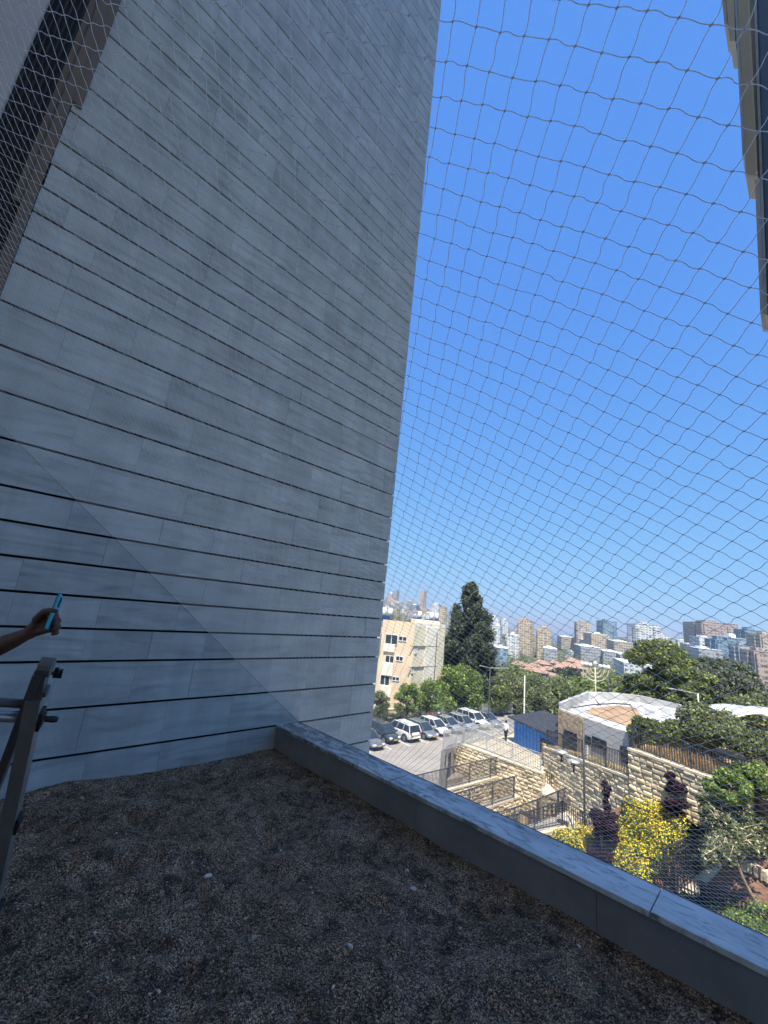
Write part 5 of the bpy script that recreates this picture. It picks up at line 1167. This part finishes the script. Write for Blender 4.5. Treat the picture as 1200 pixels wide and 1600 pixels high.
# white shelters at right ------------------------------------------------
for x, y, D, w_, lab in ((1165, 1140, 44, 5.5, 'white vaulted shelter right of the bank shrubs'), (1212, 1148, 41, 5, 'white vaulted shelter cut by the right edge')):
    b = atd(x, y, D); t = thing('shelter', lab, 'shelter', b, R_(-35)); mb = MB(); n = 12
    V = [(w_ / 2 * math.cos(a), yy, 1.2 * math.sin(a) + .3) for yy in (-1.8, 1.8) for a in np.linspace(0, math.pi, n)]; V += [(x_ * .985, y_, z_ - .06) for x_, y_, z_ in V]
    m2 = 2 * n; mb.add(V, [(i, i + 1, n + i + 1, n + i) for i in range(n - 1)] + [(m2 + i, m2 + n + i, m2 + n + i + 1, m2 + i + 1) for i in range(n - 1)] + [(i, m2 + i, m2 + i + 1, i + 1) for i in range(n - 1)] + [(n + i, n + i + 1, m2 + n + i + 1, m2 + n + i) for i in range(n - 1)])
    mb.build('canopy', M['white'], t, True)
    for sx_ in (-1, 1):
        for sy_ in (-1, 1): MB().box(sx_ * w_ * .45 - .05, sx_ * w_ * .45 + .05, sy_ * 1.6 - .05, sy_ * 1.6 + .05, -5, .5).build('post', M['white'], t)

# --- far buildings ---------------------------------------------------------------------
def facmat(name, wallc, glassc, fw_=3.2, fh=3.0, duty=.55, dutz=.5):
    m, N, L, B = newmat(name); tc = N.new('ShaderNodeTexCoord').outputs['Object']; sx = N.new('ShaderNodeSeparateXYZ'); L.new(tc, sx.inputs[0])
    gm = N.new('ShaderNodeNewGeometry'); 
    def mth(op, a, b=None):
        n = N.new('ShaderNodeMath'); n.operation = op
        for i, v in ((0, a), (1, b)):
            if v is None: continue
            if isinstance(v, (int, float)): n.inputs[i].default_value = v
            else: L.new(v, n.inputs[i])
        return n.outputs[0]
    h = mth('ADD', sx.outputs[0], sx.outputs[1])
    fx = mth('FRACT', mth('DIVIDE', mth('ADD', h, 500), fw_)); fz = mth('FRACT', mth('DIVIDE', mth('ADD', sx.outputs[2], 300), fh))
    wz = mth('MULTIPLY', mth('GREATER_THAN', fz, (1 - dutz) / 2), mth('LESS_THAN', fz, (1 + dutz) / 2)); wx = mth('LESS_THAN', fx, duty)
    # not every opening is glazed alike
    cell = N.new('ShaderNodeCombineXYZ'); L.new(mth('FLOOR', mth('DIVIDE', mth('ADD', h, 500), fw_)), cell.inputs[0]); L.new(mth('FLOOR', mth('DIVIDE', mth('ADD', sx.outputs[2], 300), fh)), cell.inputs[1])
    wn = N.new('ShaderNodeTexWhiteNoise'); L.new(cell.outputs[0], wn.inputs['Vector'])
    nz = N.new('ShaderNodeSeparateXYZ'); tn = N.new('ShaderNodeTexCoord'); L.new(tn.outputs['Normal'], nz.inputs[0]); side_ = mth('LESS_THAN', mth('ABSOLUTE', nz.outputs[2]), .5)
    msk = mth('MULTIPLY', mth('MULTIPLY', wz, wx), side_)
    gl = _ramp(N, L, wn.outputs['Value'], [(0, tuple(c * .8 for c in glassc)), (.7, tuple(c * 1.5 for c in glassc)), (1, tuple(min(1, c * 3) for c in glassc))])
    wc = _ramp(N, L, _noise(N, L, tc, .12, 4), [(.3, tuple(c * .9 for c in wallc)), (.7, tuple(min(1, c * 1.07) for c in wallc))])
    L.new(_mix(N, L, 'MIX', msk, wc, gl), B.inputs['Base Color']); B.inputs['Roughness'].default_value = .7; return m
FM = {'cream': facmat('far_cream', (.55, .44, .30), (.12, .11, .10)), 'white': facmat('far_white', (.62, .62, .60), (.14, .16, .18), 3.6), 'grey': facmat('far_grey', (.36, .37, .38), (.10, .11, .13), 2.6, 3, .7, .45),
      'brown': facmat('far_brown', (.42, .32, .27), (.12, .11, .11), 3, 3, .6, .5), 'pink': facmat('far_pink', (.55, .40, .33), (.13, .12, .12)), 'blue': facmat('far_glass', (.22, .30, .36), (.07, .12, .17), 2.2, 3.2, .8, .7), 'tan': facmat('far_tan', (.46, .38, .28), (.10, .10, .10), 2.8, 3, .65, .5)}
FM['red'] = mat('clay_roof_tiles', (.36, .22, .16), .9, var=.2, scale=.3)
def bld(x0, x1, yt, yb_, D, c, lab, dep=None, yaw=-44, name='apartment_building', group='distant buildings', top=1, steps=0, cat='building'):
    xm = (x0 + x1) / 2; b = atd(xm, yb_, D); b = np.array([b[0], b[1], b[2]]); h = hgt(b, yt); wpx = (x1 - x0) / F_PX * D
    va = math.atan2(b[0], b[1]); ya = R_(yaw)                      # block axes: x at azimuth 90+..., both visible faces make up the width
    cx_ = abs(math.cos(ya + va)); sx_ = abs(math.sin(ya + va))
    # width w along local x and depth d along local y: projected = w*cx + d*sx
    w_ = wpx * .62 / max(cx_, .25) if dep is None else (wpx - dep * sx_) / max(cx_, .25); d_ = wpx * .38 / max(sx_, .25) if dep is None else dep
    w_ = max(w_, 3)
    cyl = d_ / 2
    t = thing(name, lab, cat, (b[0] + math.sin(va) * cyl, b[1] + math.cos(va) * cyl, b[2]), ya, group)
    mb = MB(); q = random.Random(int(x0 * 7 + yt)); mb.box(-w_ / 2, w_ / 2, -d_ / 2, d_ / 2, -14, h)
    if steps:                                                     # bays standing proud and a stepped top
        for s_ in (-1, 1): mb.box(s_ * w_ * .33 - w_ * .11, s_ * w_ * .33 + w_ * .11, -d_ / 2 - 1.4, -d_ / 2 - .01, -14, h * q.uniform(.86, .96)); mb.box(w_ / 2 + .01 if s_ > 0 else -w_ / 2 - 1.4, w_ / 2 + 1.4 if s_ > 0 else -w_ / 2 - .01, -d_ * .2, d_ * .25, -14, h * q.uniform(.84, .95))
    mb.build('body', FM[c], t)
    if top:
        mb = MB(); mb.box(-w_ * .2, w_ * .16, -d_ * .2, d_ * .25, h + .01, h + min(3.2, h * .12)); mb.box(-w_ / 2 - .2, w_ / 2 + .2, -d_ / 2 - .2, d_ / 2 + .2, h - .35, h + .005); mb.build('roof_room', FM[c] if steps else M['white'], t)
    return t
W_ = 'building'
far = [
 # left hill skyline
 (605, 615, 927, 945, 1150, 'pink', 'squat pinkish block on the left hill skyline', 0), (613, 622, 924, 950, 1120, 'grey', 'tallest grey block on the left hill, nearest the grey wall', 1),
 (655, 665, 924, 950, 1100, 'pink', 'slim tower standing highest on the left hill skyline', 1), (684, 698, 948, 975, 620, 'cream', 'cream block with vertical ribs just left of the conifer top', 1),
 (660, 676, 958, 972, 700, 'white', 'long white block on the left hill below the slim tower', 0), (672, 690, 944, 962, 950, 'white', 'white terraced block left of the conifer tip', 0), (640, 655, 945, 958, 900, 'blue', 'blue grey office block in the middle of the left hill', 0),
 # between conifer and the sea gap
 (764, 778, 965, 1006, 520, 'white', 'white tower right beside the conifer', 1), (770, 784, 978, 1030, 480, 'white', 'white slab in front of the white tower beside the conifer', 0), (768, 795, 1012, 1034, 330, 'blue', 'low green and white block at the right foot of the conifer', 0),
 (788, 813, 992, 1026, 450, 'white', 'white and grey slab left of the twin cream towers', 1), (805, 835, 969, 1012, 560, 'cream', 'left one of the twin cream towers', 1), (836, 863, 981, 1016, 540, 'cream', 'right one of the twin cream towers', 1),
 (845, 873, 1013, 1030, 440, 'grey', 'long grey slab block at the foot of the twin cream towers', 0), (780, 795, 968, 980, 900, 'white', 'pale houses on the ridge left of the twin towers', 0),
 # centre ridge
 (896, 924, 972, 998, 800, 'tan', 'tan stepped tower at the left of the right hand skyline', 1), (935, 961, 970, 998, 820, 'blue', 'blue grey twin slab tower in the middle of the skyline', 1), (914, 948, 990, 1008, 700, 'cream', 'low cream block in front of the tan tower', 0),
 (950, 985, 1002, 1014, 640, 'tan', 'low tan block below the blue grey tower', 0), (897, 936, 1010, 1026, 520, 'grey', 'long grey slab with many windows, left of centre', 0), (938, 968, 1018, 1032, 500, 'grey', 'second long grey slab right of centre', 0), (962, 1003, 1024, 1036, 470, 'grey', 'third grey slab beside the pine', 0),
 (984, 1027, 975, 1012, 640, 'white', 'big stepped white and pink tower left of the big pine', 1), (996, 1012, 1005, 1018, 560, 'grey', 'small grey block at the foot of the white and pink tower', 0), (1026, 1040, 990, 1005, 760, 'white', 'small white block right of the big stepped tower', 0), (962, 1012, 1036, 1044, 380, 'white', 'long low white roofed hall left of the big pine', 0),
 (870, 898, 995, 1003, 850, 'tan', 'low block closing the sea gap', 0), (900, 950, 1001, 1010, 760, 'white', 'pale low rows of houses behind the long slabs', 0),
 # right side
 (1082, 1136, 972, 1004, 620, 'brown', 'wide brown tower block with a lift shaft in its middle', 1), (1086, 1112, 995, 1016, 500, 'white', 'pale block in front of the wide brown tower', 0), (1068, 1086, 1006, 1018, 520, 'cream', 'low cream house just right of the pine top', 0),
 (1083, 1118, 1013, 1038, 380, 'grey', 'grey slab behind the pine branches', 0), (1113, 1140, 999, 1042, 420, 'blue', 'left glass and concrete block at right', 1), (1134, 1160, 996, 1050, 430, 'blue', 'right glass block beside the grey slab', 0), (1152, 1172, 1008, 1052, 400, 'grey', 'grey white slab in the right group', 1),
 (1160, 1187, 984, 1020, 560, 'blue', 'blue glass tower with a slanted top on the right skyline', 1), (1146, 1164, 990, 1010, 640, 'tan', 'low brown block left of the blue glass tower', 0), (1184, 1215, 992, 1040, 540, 'tan', 'tan tower cut by the right edge', 1), (1174, 1205, 1017, 1062, 330, 'brown', 'brown and cream block in front of the tower at the right edge', 1),
 (1050, 1080, 1000, 1008, 900, 'white', 'low white houses on the skyline above the pine', 0), (1036, 1052, 996, 1006, 880, 'grey', 'small grey block on the skyline above the pine', 0)]
for x0, x1, yt, yb_, D, c, lab, stp in far: bld(x0, x1, yt, yb_, D, c, lab, steps=stp, yaw=-18 + random.uniform(-8, 8))
# red roofed houses
def rhouse(x, y, D, wpx, hpx, lab, group):
    b = atd(x, y, D); w_ = wpx / F_PX * D; h = hpx / F_PX * D; t = thing('red_roofed_house', lab, 'house', b, R_(-44 + random.uniform(-20, 20)), group)
    d_ = w_ * .7; MB().box(-w_ / 2, w_ / 2, -d_ / 2, d_ / 2, -6, h).build('walls', FM['cream'], t)
    e = w_ * .06; mb = MB(); mb.add([(-w_ / 2 - e, -d_ / 2 - e, h), (w_ / 2 + e, -d_ / 2 - e, h), (w_ / 2 + e, d_ / 2 + e, h), (-w_ / 2 - e, d_ / 2 + e, h), (-w_ * .3, 0, h + w_ * .25), (w_ * .3, 0, h + w_ * .25)], [(0, 1, 5, 4), (1, 2, 5), (2, 3, 4, 5), (3, 0, 4), (3, 2, 1, 0)]); mb.build('roof', FM['red'], t)
q = random.Random(12); rn = 0
# many small houses on the hills
houses = []
marks = [((l[0] + l[1]) / 2, l[6]) for l in far]
used = {}
def unique(lab):
    used[lab] = used.get(lab, 0) + 1; return lab
def short(l):
    for c in (' at the', ' in the', ' on the', ' in front', ' beside', ' right beside', ' left of', ' right of', ' just', ' with', ' below', ' cut', ' among', ' nearest', ' behind', ' closing', ' above', ' standing', ' between', ' near'):
        k = l.find(c)
        if k > 8: l = l[:k]
    return l
def scatter(n, x0, x1, ytop_f, ybot_f, D0, D1, lab, grp, wmin=6, wmax=16, hmin=4, hmax=9, cols=('white', 'white', 'cream', 'grey', 'pink', 'tan')):
    for i in range(n):
        x = q.uniform(x0, x1); D = q.uniform(D0, D1); r = ray(x, 900); a = math.degrees(math.atan2(r[0], r[1])); z = float(terr(a, D)); p = (math.sin(R_(a)) * D, math.cos(R_(a)) * D, z)
        wp = q.uniform(wmin, wmax); w_ = wp * D / F_PX; d_ = w_ * q.uniform(.5, .9); hp_ = q.uniform(hmin, hmax); h = hp_ * D / F_PX; c = q.choice(cols)
        mk = min(marks, key=lambda m: abs(m[0] - x)); side = 'left of' if x < mk[0] - 5 else 'right of' if x > mk[0] + 5 else 'in line with'
        lb = f"{'wide' if wp > (wmin + wmax) / 2 else 'narrow'} {'tall' if hp_ > (hmin + hmax) / 2 else 'low'} {c} block {'low' if D < (D0 + D1) / 2 else 'high'} on the slope, {side} the {short(mk[1])}"
        t = thing('hillside_house', ' '.join(lb.split()[:16]), 'house', p, R_(-44 + q.uniform(-25, 25)), grp)
        MB().box(-w_ / 2, w_ / 2, -d_ / 2, d_ / 2, -12, h).box(-w_ * .25, w_ * .1, -d_ * .3, d_ * .2, h + .005, h + 2.2).build('walls', FM[c], t)
for x, y in [(812, 1046), (824, 1052), (836, 1050), (848, 1044), (858, 1052), (868, 1044), (878, 1050), (888, 1046), (900, 1050), (842, 1058), (826, 1062), (862, 1062), (884, 1060), (896, 1040), (912, 1044)]:
    rhouse(x, y, 330 + q.uniform(-60, 60) - (y - 1046) * 5, q.uniform(13, 22), q.uniform(4, 7), ' '.join((f"{'upper' if y < 1048 else 'middle' if y < 1055 else 'lower'} red roofed house {'at the left end' if x < 830 else 'left of centre' if x < 852 else 'at the centre' if x < 872 else 'right of centre' if x < 892 else 'at the right end'} of its row").split()), 'red roofed houses in the valley')
scatter(120, 598, 700, 0, 0, 560, 1180, 'small pale block crowded on the left hillside', 'blocks crowded on the left hillside', 5, 13, 6, 12)
scatter(30, 745, 850, 0, 0, 650, 1150, 'small pale block on the ridge above the conifer foot', 'blocks on the middle ridge', 5, 12, 5, 8)
scatter(60, 880, 1215, 0, 0, 480, 1000, 'small pale block among trees on the right hand ridge', 'blocks on the right hand ridge', 5, 16, 5, 9)
# low houses in the wood, white roofs
for k, (x, y, D, w_, lab) in enumerate(((880, 1076, 170, 30, 'white flat roof in the trees left of the menorah'), (925, 1076, 165, 34, 'long white flat roof in the trees behind the menorah'), (958, 1084, 130, 28, 'low pale roof right of the menorah'), (1132, 1124, 75, 18, 'white house glimpsed between the trunks of the dark tree'), (1170, 1126, 75, 14, 'small pale house right of the dark tree trunk'), (1110, 1078, 150, 20, 'pale roof between the pine and the dark tree'))):
    b = atd(x, y, D); ww = w_ / F_PX * D; t = thing('low_house', lab, 'house', b, R_(-44)); MB().box(-ww / 2, ww / 2, -ww * .25, ww * .25, -8, 1.8).build('walls', FM['white'], t); MB().box(-ww / 2 - .3, ww / 2 + .3, -ww * .25 - .3, ww * .25 + .3, 1.81, 2.1).build('roof', M['membrane'], t)
# woodland masses
def wood(name, n, x0, x1, D0, D1, rad, leaf, seed, per=60, dens=None):
    r = np.random.default_rng(seed); bl = []
    for i in range(n):
        x = r.uniform(x0, x1); u = r.random(); D = D0 * (D1 / D0) ** u; ry = ray(x, 950); a = math.degrees(math.atan2(ry[0], ry[1])); z = float(terr(a, D)); s = rad * r.uniform(.6, 1.3) * (1 + D / 900)
        if D > 450 and r.random() < (.7 if x < 705 else .35): continue
        bl.append((math.sin(R_(a)) * D, math.cos(R_(a)) * D, z + s * .7, s, s, s * r.uniform(.7, 1.1)))
    V, Fq = leafcloud(bl, per * len(bl), rad * .17, seed=seed, shell=.75, up=.3)
    tag(link(name, npmesh(name, V, Fq), leaf), kind='stuff')
wood('near_wood', 420, 690, 1010, 84, 260, 3.0, G4, 81, 150)
wood('near_wood_pine', 160, 740, 1010, 84, 260, 3.2, G1, 82, 150)  # second near mass of trees, in the pine green leaf colour
wood('valley_wood', 900, 590, 1230, 230, 620, 4.2, G4, 83, 60)
wood('ridge_wood', 1100, 590, 1230, 560, 1250, 4.2, G5, 84, 36)
wood('right_wood', 160, 1090, 1230, 70, 230, 2.8, G4, 85, 150)
q = random.Random(5)
for k in range(16):
    x = 855 + k * 3.3 + q.uniform(-1, 1); b = atd(x, 1063 + q.uniform(-2, 4), 240); t = thing('cypress_tree', f"dark cypress before the red roofed houses, {['first', 'second', 'third', 'fourth', 'fifth', 'sixth', 'seventh', 'eighth', 'ninth', 'tenth', 'eleventh', 'twelfth', 'thirteenth', 'fourteenth', 'fifteenth', 'last'][k]} from the left", 'tree', b, 0, 'cypresses before the red roofed houses')
    V, Fq = leafcloud([(0, 0, 2.8, .9, .9, 3.4)], 260, .4, seed=k, shell=.7); link('crown', npmesh('crown', V, Fq), G2, t); MB().tube([(0, 0, -3), (0, 0, 4)], .15, 5).build('trunk', M['trunk'], t)

# --- air -----------------------------------------------------------------------------------
hz, N, L, B = newmat('haze'); N.remove(B)
pv = N.new('ShaderNodeVolumePrincipled'); pv.inputs['Color'].default_value = (.80, .88, 1.0, 1); pv.inputs['Density'].default_value = 0.00022; pv.inputs['Anisotropy'].default_value = .2
L.new(pv.outputs[0], N['Material Output'].inputs['Volume'])
mb = MB(); mb.box(-9000, 16000, -80, 22000, -167, 90); tag(mb.build('haze', hz), kind='stuff')
